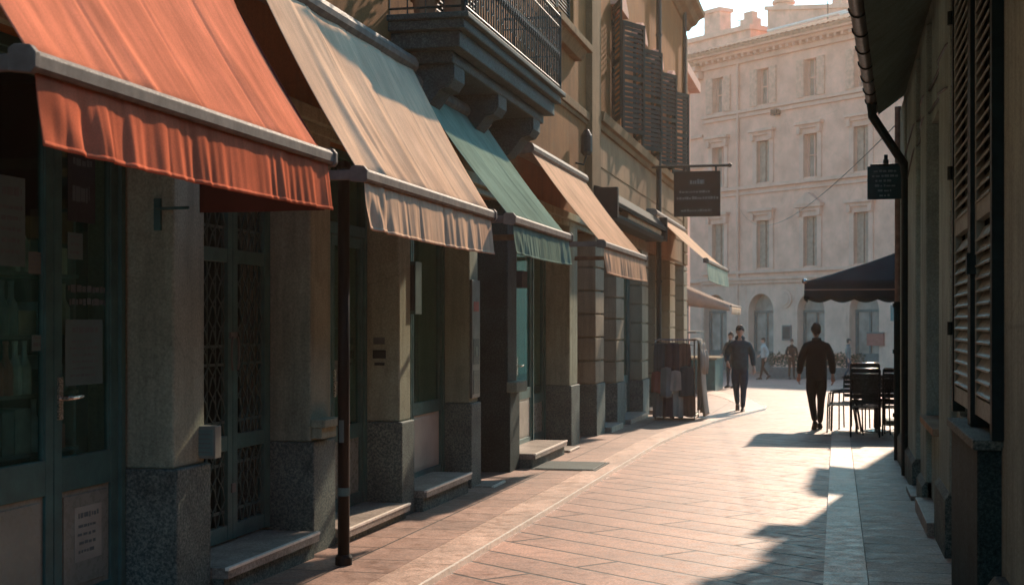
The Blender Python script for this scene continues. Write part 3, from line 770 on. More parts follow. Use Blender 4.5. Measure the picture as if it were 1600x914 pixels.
# closed awning hood between
ca = thing('closed_awning', 'rolled up awning under a long dark hood by the drainpipe', 'awning', (-3.5, 24, 3.3))
k = MB(); k.prism_y([(-3.64, 3.50), (-3.40, 3.40), (-3.22, 3.34), (-3.20, 3.40), (-3.36, 3.60), (-3.64, 3.68)], 20.9, 27.2); k.build('hood', M['bar_dark'], ca, bevel=.006)
k = MB(); k.tube([(-3.36, 22.6, 3.32), (-3.36, 27.0, 3.32)], .075, 14); k.build('rolled_canvas', M['peach'], ca)
k = MB(); k.prism_y([(-3.64, 3.18), (-3.30, 3.14), (-3.26, 3.2), (-3.26, 3.25), (-3.64, 3.25)], 20.9, 27.2); k.build('lower_bar', M['bar_dark'], ca, bevel=.005)
for y in (20.95, 27.2):
    k = MB(); k.box(-3.62, -3.2, y - .06, y + .06, 3.16, 3.62); k.build('end_bracket', M['bar_dark'], ca, bevel=.01)
awn_x = MB()

# ------------------------------------------------------------------ LEFT BUILDING TWO
b2 = thing('orange_building', 'orange plastered corner building with dark green shutters beside the hanging sign', 'building', (-6, 28, -.3))
for (a, b, t_) in ((21.40, 22.20, .64), (23.5, 24.36, .57), (26.7, 27.6, .5), (28.75, 29.6, .46), (31.3, 32.3, .4), (34.2, 35.0, .33)):
    pillar(b2, a, b, M['granite'], M['stone'], t_, rust=True)
w = MB()
WINS2 = [(23.2, 24.2), (25.75, 26.75), (28.3, 29.3), (30.85, 31.85)]
yy = 21.55
for a, b in WINS2 + [(35.0, 35.0)]:
    w.box(-9, XW, yy, a, 4.86, 8.9); yy = b
for a, b in WINS2:
    w.box(-9, XW, a, b, 6.85, 8.9); w.box(-9, XW - .2, a, b, 4.86, 6.85)
w.build('wall', M['ochre2'], b2)
w = MB(); w.box(-9, XW + .005, 21.55, 35.0, HDR, 4.86); w.build('lower_wall', M['rust'], b2)
w = MB(); w.prism_y([(XW - .02, 4.62), (XW + .05, 4.62), (XW + .07, 4.70), (XW + .13, 4.72), (XW + .15, 4.86), (XW - .02, 4.88)], 21.6, 35.1); w.build('sill_band', M['trim'], b2, bevel=.006)
w = MB()
for i in range(9): w.box(XW, XW + .022, 21.62 + .004, 34.98, 3.04 + i * .0, 3.05) if i == 0 else None
for z in (3.55, 4.05): w.box(XW, XW + .016, 21.6, 34.9, z, z + .45)
w.build('band_blocks', M['rust'], b2, bevel=.012)
w = MB(); w.prism_y([(-9, 8.9), (XW + .05, 8.9), (XW + .10, 8.98), (XW + .22, 9.04), (XW + .30, 9.16), (XW + .42, 9.22), (XW + .44, 9.32), (-9, 9.6)], 21.55, 35.45); w.build('cornice', M['trim'], b2)
w = MB()
for i in range(20):
    z = 3.0 + i * .3
    if z > 8.6: break
    w.box(XW - .01, XW + .045, 34.25, 35.04, z + .012, z + .288)
w.build('quoins', M['trim'], b2, bevel=.01)
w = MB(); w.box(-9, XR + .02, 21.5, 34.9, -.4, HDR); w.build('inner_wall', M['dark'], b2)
for (a, b) in ((22.25, 23.45), (24.4, 26.65), (27.65, 28.7), (29.65, 31.25), (32.35, 34.15)):
    frame_bay(b2, [a + .05, (a + b) / 2, b - .05], XR + .06, -.3, HDR, .45, .6, name='shop_door', fw=.06)
    s_ = MB(); s_.box(XR, XS + .1, a - .02, b + .02, gz(a) - .1, gz(a) + .12); s_.build('step', M['step'], b2, bevel=.007)
w = MB(); w.box(-12, -9, -13, 35, -.5, 11); w.build('rear_wall', M['tan'], b2)
def leaf(parent, hinge_y, hx, z0, z1, wd, ang, far):
    """louvred leaf hinged at hinge_y on the wall, opened away from the wall; local x runs along the leaf"""
    mb = MB(); st = .06; th = .035
    mb.box(0, st, -th / 2, th / 2, z0, z1); mb.box(wd - st, wd, -th / 2, th / 2, z0, z1)
    for z in (z0, (z0 + z1) / 2 - .04, z1 - .08): mb.box(st, wd - st, -th / 2 + .001, th / 2 - .001, z, z + .08)
    z = z0 + .1
    while z < z1 - .1:
        if not (-.10 < z - (z0 + z1) / 2 < .03):
            mb.add([(st, -th / 2 + .003, z), (wd - st, -th / 2 + .003, z), (wd - st, th / 2 - .003, z + .06), (st, th / 2 - .003, z + .06),
                    (st, -th / 2 + .003, z + .009), (wd - st, -th / 2 + .003, z + .009), (wd - st, th / 2 - .003, z + .072), (st, th / 2 - .003, z + .072)],
                   [(0, 1, 2, 3), (7, 6, 5, 4), (0, 4, 5, 1), (1, 5, 6, 2), (2, 6, 7, 3), (3, 7, 4, 0)])
        z += .088
    mb.xf(Matrix.Translation((hx, hinge_y, 0)) @ Matrix.Rotation(ang, 4, 'Z'))
    return mb.build('shutter', M['shutter'], parent)
for (a, b) in WINS2:
    f = MB(); f.box(XW - .19, XW - .15, a, b, 4.9, 6.85)
    f = f.build('window', M['far_glass'], b2)
    for y in (a, (a + b) / 2 - .025, b - .05):
        q = MB(); q.box(XW - .149, XW - .11, y, y + .05, 4.92, 6.82); q.build('frame', M['shutter'], f)
    wd = .68
    leaf(f, a, XW + .03, 4.90, 6.83, wd, R(-90 + 20), False)      # near leaf swings back along the wall towards the camera side
    leaf(f, b, XW + .03, 4.90, 6.83, wd, R(90 - 27), True)
    q = MB()
    arc = [(a - .12 + (b - a + .24) * i / 10, 6.93 + .26 * math.sin(PI * i / 10)) for i in range(11)]
    q.prism_x(arc + [(b + .12, 6.86), (a - .12, 6.86)], XW - .01, XW + .13); q.build('hood', M['far_stone'], f)
# downpipes
k = MB(); k.tube([(-3.53, 28.55, gz(28.5)), (-3.53, 28.55, 9.0)], .055, 10)
for z in (.6, 2.4, 5.4, 7.4): k.lathe([(.068, 0), (.068, .05)], (-3.53, 28.55, z), 10)
k.build('drainpipe', M['iron'], b2)
k = MB(); k.tube([(-3.55, 33.7, 4.9), (-3.55, 33.7, 9.0)], .05, 10); k.build('drainpipe', M['iron'], b2)

# hanging sign left
hs = thing('hanging_sign', 'square black hanging sign on a wall bar of the orange building', 'sign', (-2.7, 28, 3.69))
k = MB(); k.box(-3.16, -2.245, 27.975, 28.02, 3.69, 4.585); k.build('board', M['sign'], hs, bevel=.008)
k = MB(); k.tube([(-3.64, 28, 4.69), (-2.06, 28, 4.69)], .028, 8); k.lathe([(.0, 0), (.04, .02), (.045, .05), (.02, .08)], (0, 0, 0), 10)
k.xf(Matrix.Translation((-2.1, 28, 4.69)) @ Matrix.Rotation(R(90), 4, 'Y'), len(k.v) - 40); k.build('bar', M['iron'], hs)
for x in (-2.95, -2.86, -2.33):
    k = MB(); k.box(x - .02, x + .02, 27.985, 28.015, 4.58, 4.69); k.build('hanger', M['iron'], hs)
def sign_marks(mb, x0, x1, z, h, y):
    x = x0
    while x < x1:
        wd = rnd.uniform(.02, .06)
        mb.box(x, min(x + wd, x1), y - .002, y, z, z + h * rnd.uniform(.6, 1)); x += wd + rnd.uniform(.008, .02)
k = MB()
for (x0, x1, z, h) in ((-2.84, -2.56, 4.33, .10), (-3.05, -2.45, 4.16, .045), (-3.10, -2.28, 4.03, .06), (-3.02, -2.42, 3.79, .045)): sign_marks(k, x0, x1, z, h, 27.974)
k.build('lettering', M['letter'], hs)

# ------------------------------------------------------------------ RIGHT BUILDING
RXW = .82
b3 = thing('grey_building', 'shaded grey plastered building with louvred shutters and a sagging eave', 'building', (3, 6, -.1))
w = MB()
OPEN = [(11.45, 13.05, .72, 3.35), (13.9, 14.75, -.08, 2.75)]
w.box(RXW, 6.5, -14, 7.5, -.4, 4.5); w.box(RXW, 6.5, 10.1, 11.45, -.4, 4.5)
w.box(RXW, 6.5, 7.5, 10.1, -.4, .95); w.box(RXW + .22, 6.5, 7.5, 10.1, .95, 4.3); w.box(RXW, 6.5, 7.5, 10.1, 4.3, 4.5)
w.box(RXW, 6.5, 11.45, 13.05, -.4, .72); w.box(RXW + .22, 6.5, 11.45, 13.05, .72, 3.35); w.box(RXW, 6.5, 11.45, 13.05, 3.35, 4.5)
w.box(RXW, 6.5, 13.05, 13.9, -.4, 4.5)
w.box(RXW + .25, 6.5, 13.9, 14.75, -.4, 2.75); w.box(RXW, 6.5, 13.9, 14.75, 2.75, 4.5)
w.box(RXW, 6.5, 14.75, 18.5, -.4, 4.5)
w.build('wall', M['grey_wall'], b3)
for (a, b) in ((13.06, 13.86), (14.78, 16.5), (10.35, 11.40), (17.2, 18.45)):
    k = MB(); k.box(RXW - .05, RXW + .02, a, b, -.3, 4.25); k.build('pilaster', M['grey_wall'], b3, bevel=.015)
for (a, b, z) in ((10.3, 11.4, .34), (13.06, 13.9, .12), (14.76, 18.45, .16), (-14, 7.45, .26)):
    k = MB(); k.prism_y([(RXW - .085, -.4), (RXW - .085, z), (RXW - .05, z + .05), (RXW + .02, z + .05), (RXW + .02, -.4)], a, b); k.build('plinth', M['granite'], b3, bevel=.006)
k = MB(); k.prism_y([(RXW - .12, -.4), (RXW - .12, .93), (RXW + .02, .93), (RXW + .02, -.4)], 7.58, 9.25); k.build('window_base', M['granite_dark'], b3, bevel=.012)
k = MB(); k.box(RXW - .145, RXW + .2, 7.54, 9.3, .932, .985); k.build('sill', M['granite'], b3, bevel=.008)
k = MB(); k.box(RXW - .10, RXW + .2, 11.4, 13.1, .70, .76); k.build('sill', M['stone'], b3, bevel=.008)
# big louvred shutters
sw = MB(); sw.box(RXW + .10, RXW + .14, 7.52, 10.08, .99, 4.28); sw = sw.build('window', M['far_glass'], b3)
def louvre_r(parent, y0, y1, z0, z1, x, mat):
    f = MB(); st = .075; th = .045
    f.box(x, x + th, y0, y0 + st, z0, z1); f.box(x, x + th, y1 - st, y1, z0, z1)
    for z in (z0, z0 + 1.1, z1 - .1): f.box(x + .001, x + th - .001, y0 + st, y1 - st, z, z + .1)
    z = z0 + .12
    while z < z1 - .13:
        if not (z0 + 1.03 < z < z0 + 1.2):
            f.prism_y([(x + th - .008, z + .072), (x + th - .004, z + .080), (x + .006, z + .016), (x - .008, z + .006), (x - .006, z - .004), (x + .004, z)], y0 + st, y1 - st)
        z += .072
    return f.build('shutter', mat, parent)
louvre_r(sw, 8.66, 9.92, 1.06, 4.25, RXW - .05, M['shutter_r'])
louvre_r(sw, 7.56, 8.46, 1.06, 4.25, RXW - .05, M['shutter_r'])
k = MB(); k.box(RXW - .075, RXW + .02, 8.47, 8.65, .986, 4.27); k.build('mullion', M['iron'], sw, bevel=.005)
k = MB(); k.box(RXW - .06, RXW + .02, 7.47, 7.555, .986, 4.27); k.box(RXW - .06, RXW + .02, 9.925, 10.03, .986, 4.27); k.build('frame', M['iron'], sw, bevel=.005)
for z in (1.5, 2.55, 3.6):
    k = MB(); k.lathe([(.022, 0), (.022, .09)], (RXW - .07, 9.97, z), 8); k.build('hinge', M['iron'], sw)
k = MB(); k.box(RXW - .10, RXW - .05, 8.40, 8.48, 1.86, 1.98); k.build('latch', M['iron'], sw)
wn = MB(); wn.box(RXW + .14, RXW + .18, 11.47, 13.03, .77, 3.33); wn = wn.build('window', M['far_glass'], b3)
louvre_r(wn, 11.50, 12.26, .78, 3.32, RXW + .06, M['shutter']); louvre_r(wn, 12.28, 13.02, .78, 3.32, RXW + .06, M['shutter'])
dr = MB(); dr.box(RXW + .12, RXW + .17, 13.92, 14.73, -.1, 2.73); dr = dr.build('door', M['teal'], b3)
for z0, z1 in ((.1, .9), (1.05, 2.5)):
    k = MB(); k.box(RXW + .105, RXW + .122, 14.0, 14.65, z0, z1); k.build('door_panel', M['teal'], dr, bevel=.012)
for (a, b) in ((13.86, 14.8), (11.42, 13.08)):
    k = MB(); k.box(RXW - .14, RXW + .12, a, b, gz(a) - .02, gz(a) + .07 + (.06 if a < 12 else 0)); k.build('step', M['step'], b3, bevel=.006)
# eave: tapered overhang, closer to the street near us
def eave_x(y): return .18 + .36 * (y - 10.6) / 7.9
e = MB()
y_a, y_b = -14, 18.55
def ex(y): return eave_x(max(y, 8.0))
vs = []
stat = [-14, 2, 8.0, 10.6, 13, 15.5, 18.5]
for y in stat:
    x = ex(y); ye = 16.9 if y == stat[-1] else y; x = ex(ye)
    vs += [(x, ye, 4.0), (x - .01, ye, 4.07), (RXW + .3, y, 4.68), (6.6, y, 6.6), (6.6, y, 6.4), (RXW + .01, y, 4.46)]
fs = [tuple(range(6)), tuple(6 * (len(stat) - 1) + i for i in reversed(range(6)))]
for s in range(len(stat) - 1):
    for k_ in range(6):
        k2 = (k_ + 1) % 6; fs.append((6 * s + k_, 6 * s + k2, 6 * s + 6 + k2, 6 * s + 6 + k_))
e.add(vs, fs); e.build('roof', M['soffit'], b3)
k = MB()
def gut(u, v):
    y = 8.0 + 8.85 * u; a = PI + PI * v
    return (ex(y) - .06 + .062 * math.cos(a), y, 4.06 + .07 * math.sin(a))
k.grid(gut, 20, 8); gt = k.build('gutter', M['copper'], b3, smooth=True, solid=.004)
k = MB()
for i in range(11):
    y = 8.3 + i * .78; k.tube([(ex(y) - .06 + .068 * math.cos(PI + PI * t / 8), y, 4.06 + .076 * math.sin(PI + PI * t / 8)) for t in range(9)], .009, 5)
k.build('strap', M['iron'], gt)
k = MB(); k.tube([(ex(16) - .06, 16.0, 4.0), (ex(16) - .05, 16.0, 3.86), (RXW - .09, 16.3, 3.35), (RXW - .07, 16.35, 3.2), (RXW - .07, 16.35, gz(16))], .05, 10); k.build('downpipe', M['iron'], b3)
k = MB(); k.tube([(RXW - .07, 18.36, 4.3), (RXW - .07, 18.36, 1.85)], .045, 10); k.build('downpipe', M['bar'], b3)  # paler upper length: light on the pipe painted in, darker pipe below
k = MB(); k.tube([(RXW - .07, 18.36, 1.85), (RXW - .07, 18.36, gz(18))], .056, 10)
for z in (.4, 1.2, 1.78): k.lathe([(.07, 0), (.07, .05)], (RXW - .07, 18.36, z), 10)
k.build('downpipe', M['iron'], b3)
# cables on the wall
k = MB()
for (z, s) in ((3.55, .1), (3.2, .25)):
    k.tube([(RXW - .015 - (.04 if 10.3 < y < 11.4 or 13 < y < 13.9 or y > 14.7 else 0), y, z + s * math.sin((y - 10) * .5)) for y in [10.2 + .4 * i for i in range(20)]], .011, 5)
k.build('cable', M['iron'], b3)
# second right-hand building, set back
b4 = thing('set_back_building', 'low building set back behind the cafe chairs, its side lost behind the drainpipe', 'building', (4, 22, -.2))
w = MB(); w.box(1.55, 6.5, 18.62, 25.1, -.4, 4.35); w.build('wall', M['grey_wall'], b4)
def lean_roof(y0, x0, y1, x1):
    w = MB()
    w.add([(x0, y0, 4.05), (x1, y1, 4.05), (x1 + .2, y1, 4.45), (x0 + .2, y0, 4.45), (6.6, y0, 6.4), (6.6, y1, 6.4), (6.6, y0, 6.2), (6.6, y1, 6.2)],
          [(0, 1, 2, 3), (3, 2, 5, 4), (4, 5, 7, 6), (6, 7, 1, 0), (0, 3, 4, 6), (1, 7, 5, 2)])
    w.build('roof', M['roof'], b4)
lean_roof(18.62, 1.12, 22.5, 1.5); lean_roof(22.7, .90, 25.2, .96)
w = MB(); w.box(1.50, 1.56, 19.6, 20.7, -.2, 2.2); w.build('door', M['teal'], b4, bevel=.01)
w = MB(); w.box(1.50, 1.56, 21.6, 23.0, .7, 2.2); w.build('window', M['far_glass'], b4, bevel=.01)

# sign on the right
rs = thing('projecting_sign', 'small dark green sign projecting from the grey building by the eave', 'sign', (.58, 18, 3.11))
k = MB(); k.box(.365, .80, 17.98, 18.02, 3.11, 3.52); k.build('board', M['sign_g'], rs, bevel=.006)
k = MB(); k.tube([(.40, 18, 3.535), (.85, 18, 3.535)], .016, 8); k.build('bar', M['iron'], rs)
k = MB(); k.box(.555, .62, 17.97, 18.03, 3.55, 3.60); k.box(.565, .61, 17.975, 18.025, 3.60, 3.66); k.build('lamp', M['iron'], rs, bevel=.005)
k = MB()
for i, (x0, x1) in enumerate(((.44, .71), (.42, .74), (.46, .65), (.455, .71), (.49, .65), (.51, .63))): sign_marks(k, x0, x1, 3.445 - i * .06, .028, 17.979)
k.build('lettering', M['letter'], rs)

# ------------------------------------------------------------------ FAR PALAZZO
FP = Vector((-1.0, 56.2, 0)); DV = Vector((-.735, .678, 0)).normalized(); NV = Vector((-DV.y, DV.x, 0))   # NV points towards the street
if NV.y > 0: NV = -NV
FM = Matrix(((DV.x, NV.x, 0, FP.x), (DV.y, NV.y, 0, FP.y), (0, 0, 1, 0), (0, 0, 0, 1)))      # local: x along the front, y out towards us
FS = 1.5; EYE = Vector((0, 0, 1.58))          # the palazzo is a large one, 84 m away
FM = Matrix.Translation(EYE) @ Matrix.Scale(FS, 4) @ Matrix.Translation(-EYE) @ FM
def fbox(mb, t0, t1, n0, n1, z0, z1):
    st = len(mb.v); mb.box(t0, t1, n0, n1, z0, z1)
    for i in range(st, len(mb.v)): mb.v[i] = tuple(FM @ Vector(mb.v[i]))
    return mb
def fprism(mb, prof, n0, n1):       # prof (t,z)
    st = len(mb.v); n = len(prof)
    mb.add([(t, n0, z) for t, z in prof] + [(t, n1, z) for t, z in prof], [tuple(range(n)), tuple(reversed(range(n, 2 * n)))] + [((i + 1) % n, i, n + i, n + (i + 1) % n) for i in range(n)])
    for i in range(st, len(mb.v)): mb.v[i] = tuple(FM @ Vector(mb.v[i]))
    return mb
pz = thing('palazzo', 'hazy four storey palazzo closing the far end of the street', 'building', (-4, 86, -1.4))
COLS = [5.26, 2.60, 0.0, -2.58, -5.15, -7.75]
T0, T1 = 6.2, -9.2
def wall_with_holes(mb, t0, t1, z0, z1, holes, n0, n1):
    """holes: (ta,tb,za,zb) in one storey; boxes around them"""
    hs_ = sorted(holes); t = t0
    for a, b, za, zb in hs_:
        if a > t: fbox(mb, t, a, n0, n1, z0, z1)
        fbox(mb, a, b, n0, n1, z0, za); fbox(mb, a, b, n0, n1, zb, z1); t = b
    if t < t1: fbox(mb, t, t1, n0, n1, z0, z1)
w = MB()
wall_with_holes(w, T1, T0, 3.4, 6.95, [(c_ - .36, c_ + .36, 3.83, 5.75) for c_ in COLS], -.4, 0)
wall_with_holes(w, T1, T0, 6.95, 10.2, [(c_ - .36, c_ + .36, 7.30, 8.98) for c_ in COLS], -.4, 0)
wall_with_holes(w, T1, T0, 10.2, 12.6, [(c_ - .34, c_ + .34, 10.46, 11.91) for c_ in COLS], -.4, 0)
fbox(w, T1, T0, -8, -.4, -.7, 12.6)
w.build('wall', M['far'], pz)
w = MB(); AR = [5.42, 2.70, -.05, -2.75, -5.4, -8.0]; aw_ = .72
def arch_wall(mb, t0, t1, z0, z1, cs, hw, spring, n0, n1):
    t = t0
    for c_ in sorted(cs):
        fbox(mb, t, c_ - hw, n0, n1, z0, z1)
        pts = [(c_ - hw, z1), (c_ - hw, spring)] + [(c_ - hw * math.cos(PI * i / 12), spring + hw * math.sin(PI * i / 12)) for i in range(1, 12)] + [(c_ + hw, spring), (c_ + hw, z1)]
        # split in columns to stay convex
        for i in range(12):
            a0 = -hw * math.cos(PI * i / 12); a1 = -hw * math.cos(PI * (i + 1) / 12)
            s0 = spring + hw * math.sin(PI * i / 12); s1 = spring + hw * math.sin(PI * (i + 1) / 12)
            fprism(mb, [(c_ + a0, s0), (c_ + a1, s1), (c_ + a1, z1), (c_ + a0, z1)], n0, n1)
        t = c_ + hw
    fbox(mb, t, t1, n0, n1, z0, z1)
arch_wall(w, T1, T0, -1, 3.2, AR, aw_, 2.06, -.4, .06)
for z in [.4 + .42 * i for i in range(7)]:
    t = T1
    for c_ in sorted(AR):
        fbox(w, t, c_ - aw_ - .12, .055, .075, z, z + .385); t = c_ + aw_ + .12
    fbox(w, t, T0, .055, .075, z, z + .385)
w.build('ground_storey', M['far_stone'], pz)
w = MB()
for (z0, z1, d) in ((3.2, 3.34, .16), (3.34, 3.44, .24), (3.62, 3.74, .12), (6.86, 6.96, .07), (7.08, 7.22, .12), (10.06, 10.2, .08), (10.24, 10.36, .14)): fbox(w, T1, T0, -.1, d, z0, z1)
w.build('string_courses', M['far_stone'], pz)
w = MB()
fbox(w, T1, T0 + .1, -.1, .12, 12.3, 12.5); fbox(w, T1, T0 + .2, -.1, .42, 12.62, 12.74); fbox(w, T1, T0 + .3, -.1, .62, 12.74, 12.92)
t = T1
while t < T0: fbox(w, t, t + .13, .10, .36, 12.5, 12.64); t += .36
w.build('cornice', M['far_stone'], pz)
for ri, (za, zb, hw) in enumerate(((3.83, 5.75, .36), (7.30, 8.98, .36), (10.46, 11.91, .34))):
    for ci, c_ in enumerate(COLS):
        f = MB(); fbox(f, c_ - hw, c_ + hw, -.34, -.28, za, zb)
        f = f.build('window', M['far_pane'], pz)
        q = MB(); fbox(q, c_ - .035, c_ + .035, -.28, -.22, za, zb); fbox(q, c_ - hw, c_ - hw + .06, -.28, -.22, za, zb); fbox(q, c_ + hw - .06, c_ + hw, -.28, -.22, za, zb)
        fbox(q, c_ - hw + .06, c_ + hw - .06, -.279, -.221, (za + zb) / 2, (za + zb) / 2 + .05)
        q.build('frame', M['far_stone'], f)
        if ri < 2:
            q = MB()
            fbox(q, c_ - hw - .22, c_ - hw, -.05, .05, za - .05, zb + .22); fbox(q, c_ + hw, c_ + hw + .22, -.05, .05, za - .05, zb + .22); fbox(q, c_ - hw, c_ + hw, -.05, .05, zb, zb + .22)
            fbox(q, c_ - hw - .34, c_ + hw + .34, -.05, .24, zb + .36, zb + .47); fbox(q, c_ - hw - .26, c_ + hw + .26, -.05, .14, zb + .22, zb + .36)
            fbox(q, c_ - hw - .25, c_ - hw - .08, .0, .18, zb + .02, zb + .30); fbox(q, c_ + hw + .08, c_ + hw + .25, .0, .18, zb + .02, zb + .30)
            if ri == 0 and ci == 2:
                fprism(q, [(c_ - hw - .36, zb + .47), (c_ + hw + .36, zb + .47), (c_ + .05, zb + .92), (c_ - .05, zb + .92)], -.02, .26)
            q.build('surround', M['far_stone'], f)
        for s in (-1, 1):
            if ri == 2:
                q = MB(); a, b = sorted((c_ + s * hw, c_ + s * (hw + .40))); fbox(q, a, b, .02, .06, za - .02, zb + .02)
                for zz in range(14): fbox(q, a + .05, b - .05, .06, .072, za + .08 + zz * .1, za + .13 + zz * .1)
                q.build('shutter', M['shutter_far'], f)
            elif (ri == 0) or (ci % 2 == 1):
                q = MB(); a, b = sorted((c_ + s * .04, c_ + s * hw)); fbox(q, a, b, -.2, -.16, za, zb)
                for zz in range(18): fbox(q, a + .03, b - .03, -.16, -.15, za + .06 + zz * .1, za + .11 + zz * .1)
                q.build('shutter', M['shutter_grey'], f)
for i, c_ in enumerate(AR):
    f = MB(); fbox(f, c_ - .8, c_ + .8, -.38, -.33, -.6, 2.95); f = f.build('door', M['far_pane'], pz)
    q = MB(); fbox(q, c_ - .74, c_ + .74, -.33, -.27, 2.0, 2.1); fbox(q, c_ - .04, c_ + .04, -.33, -.27, -.4, 2.0); fbox(q, c_ - .74, c_ - .6, -.33, -.27, -.4, 2.0); fbox(q, c_ + .6, c_ + .74, -.33, -.27, -.4, 2.0)
    fbox(q, c_ - .6, c_ - .04, -.329, -.275, -.4, .45); fbox(q, c_ + .04, c_ + .6, -.329, -.275, -.4, .45)
    q.build('frame', M['grey_box'], f)
# roof
w = MB()
st = len(w.v)
RF = [(T1, .66, 12.93), (T0 + .35, .66, 12.93), (T0 + .35, -4.4, 14.5), (T1, -4.4, 14.5)]
w.add([(t, n, z) for t, n, z in RF] + [(t, n, z - .12) for t, n, z in RF], [(0, 1, 2, 3), (7, 6, 5, 4), (0, 4, 5, 1), (1, 5, 6, 2), (2, 6, 7, 3), (3, 7, 4, 0)])
t = T1
while t < T0 + .3:
    b0 = len(w.v)
    for k_ in range(5):
        a = PI * k_ / 4
        w.v += [(t + .09 - .09 * math.cos(a), .70, 12.93 + .07 * math.sin(a)), (t + .09 - .09 * math.cos(a), -4.4, 14.5 + .07 * math.sin(a))]
    for k_ in range(4): w.f.append((b0 + 2 * k_, b0 + 2 * k_ + 1, b0 + 2 * k_ + 3, b0 + 2 * k_ + 2))
    t += .27
w.xf(FM, st)
rf = w.build('roof', M['roof'], pz)
for (ta, na, za, tb, nb_, zb) in ((3.0, -.6, 13.55, .8, -2.9, 14.28), (-.2, -1.4, 13.75, -2.2, -3.2, 14.4)):
    q = MB(); q.tube([FM @ Vector((ta, na, za)), FM @ Vector((tb, nb_, zb))], .09, 6); q.build('ridge_flashing', M['kerb_edge'], rf)
for tt in (1.9, -1.0):
    q = MB(); fbox(q, tt - .02, tt + .02, -3, -2.96, 13.6, 14.9); q.build('roof_pole', M['iron'], rf)
k = MB(); k.tube([FM @ Vector((4.02, .09, -.3)), FM @ Vector((4.02, .09, 12.3))], .085, 8); k.build('drainpipe', M['far_stone'], pz)
k = MB(); k.lathe([(.36, 0), (.36, .06), (.26, .07), (.25, .1)], (0, 0, 0), 18); k.xf(FM @ Matrix.Translation((1.28, .075, 2.55)) @ Matrix.Rotation(R(-90), 4, 'X')); k.build('round_plaque', M['far_stone'], pz)
k = MB(); fbox(k, 1.6, 1.9, .06, .3, 9.9, 10.12); k.build('wall_lamp', M['iron'], pz)

# adjoining house on its left
ah = thing('adjoining_house', 'narrow hazy house joined to the left side of the palazzo', 'building', (-13, 95, -1.4))
w = MB(); fbox(w, 6.22, 16, -8, -.06, -1, 12.3); w.build('wall', M['far'], ah)
w = MB()
for (z0, z1, d) in ((3.3, 3.45, .1), (6.4, 6.52, .06), (8.2, 8.32, .06), (9.5, 9.62, .06), (12.0, 12.3, .25), (12.3, 12.5, .45)): fbox(w, 6.24, 16, -.1, d, z0, z1)
w.build('string_courses', M['far_stone'], ah)
for c_ in (8.2, 10.6):
    for (za, zb) in ((3.9, 5.6), (6.9, 8.1), (9.9, 11.3)):
        f = MB(); fbox(f, c_ - .4, c_ + .4, -.08, -.04, za, zb); f.build('window', M['far_glass'], ah)
w = MB(); fprism(w, [(6.0, 12.5), (16, 12.5), (16, 13.2), (7.5, 13.2)], -4, .5); w.build('roof', M['roof'], ah)

# houses behind
rh = thing('rear_house', 'pale house with a square chimney rising behind the palazzo roof', 'building', (-24, 105, -1.4))
w = MB(); fbox(w, 12.7, 24, -16, -9.0, -1, 16.3); w.build('wall', M['far_back'], rh)
w = MB(); fbox(w, 12.6, 24.2, -16, -8.85, 16.3, 16.55); w.build('parapet', M['far_stone'], rh)
k = MB(); fbox(k, 15.05, 16.25, -9.9, -9.1, 16.55, 17.65); fbox(k, 14.95, 16.35, -10, -9.0, 17.65, 17.85); k.build('chimney', M['far_back'], rh)
k = MB(); fbox(k, 12.75, 13.65, -9.8, -9.2, 16.55, 16.95); fbox(k, 12.9, 13.5, -9.7, -9.3, 16.95, 17.3); k.build('chimney', M['far_stone'], rh)
k = MB()
for t_, n_, h_ in ((14.2, -9.6, 1.1), (13.9, -9.4, .7)):
    k.tube([FM @ Vector((t_, n_, 16.4)), FM @ Vector((t_, n_, 16.4 + h_))], .025, 5); k.tube([FM @ Vector((t_ - .4, n_, 16.3 + h_)), FM @ Vector((t_ + .4, n_, 16.3 + h_))], .02, 5)
k.build('antenna', M['iron'], rh)
rt = thing('roof_terrace_house', 'broad pale house with a round turret behind the palazzo roof', 'building', (-4, 100, -1.4))
w = MB(); fprism(w, [(-9.5, -1), (10.6, -1), (10.6, 16.75), (4.5, 15.75), (-9.5, 15.2)], -14, -8.1); w.build('wall', M['far_back'], rt)
w = MB(); fprism(w, [(-9.6, 15.2), (4.5, 15.75), (10.7, 16.75), (10.7, 16.95), (4.5, 15.95), (-9.6, 15.4)], -14.1, -7.98); w.build('parapet', M['far_stone'], rt)
k = MB(); k.lathe([(.45 * FS, -.3), (.45 * FS, .15 * FS), (.56 * FS, .18 * FS), (.56 * FS, .3 * FS), (.42 * FS, .42 * FS), (.2 * FS, .55 * FS), (.05, .6 * FS)], tuple(FM @ Vector((10.1, -8.7, 16.85))), 16); k.build('turret', M['far_back'], rt)
k = MB(); fbox(k, 6.2, 6.8, -9, -8.5, 15.9, 16.6); k.build('chimney', M['far_stone'], rt)

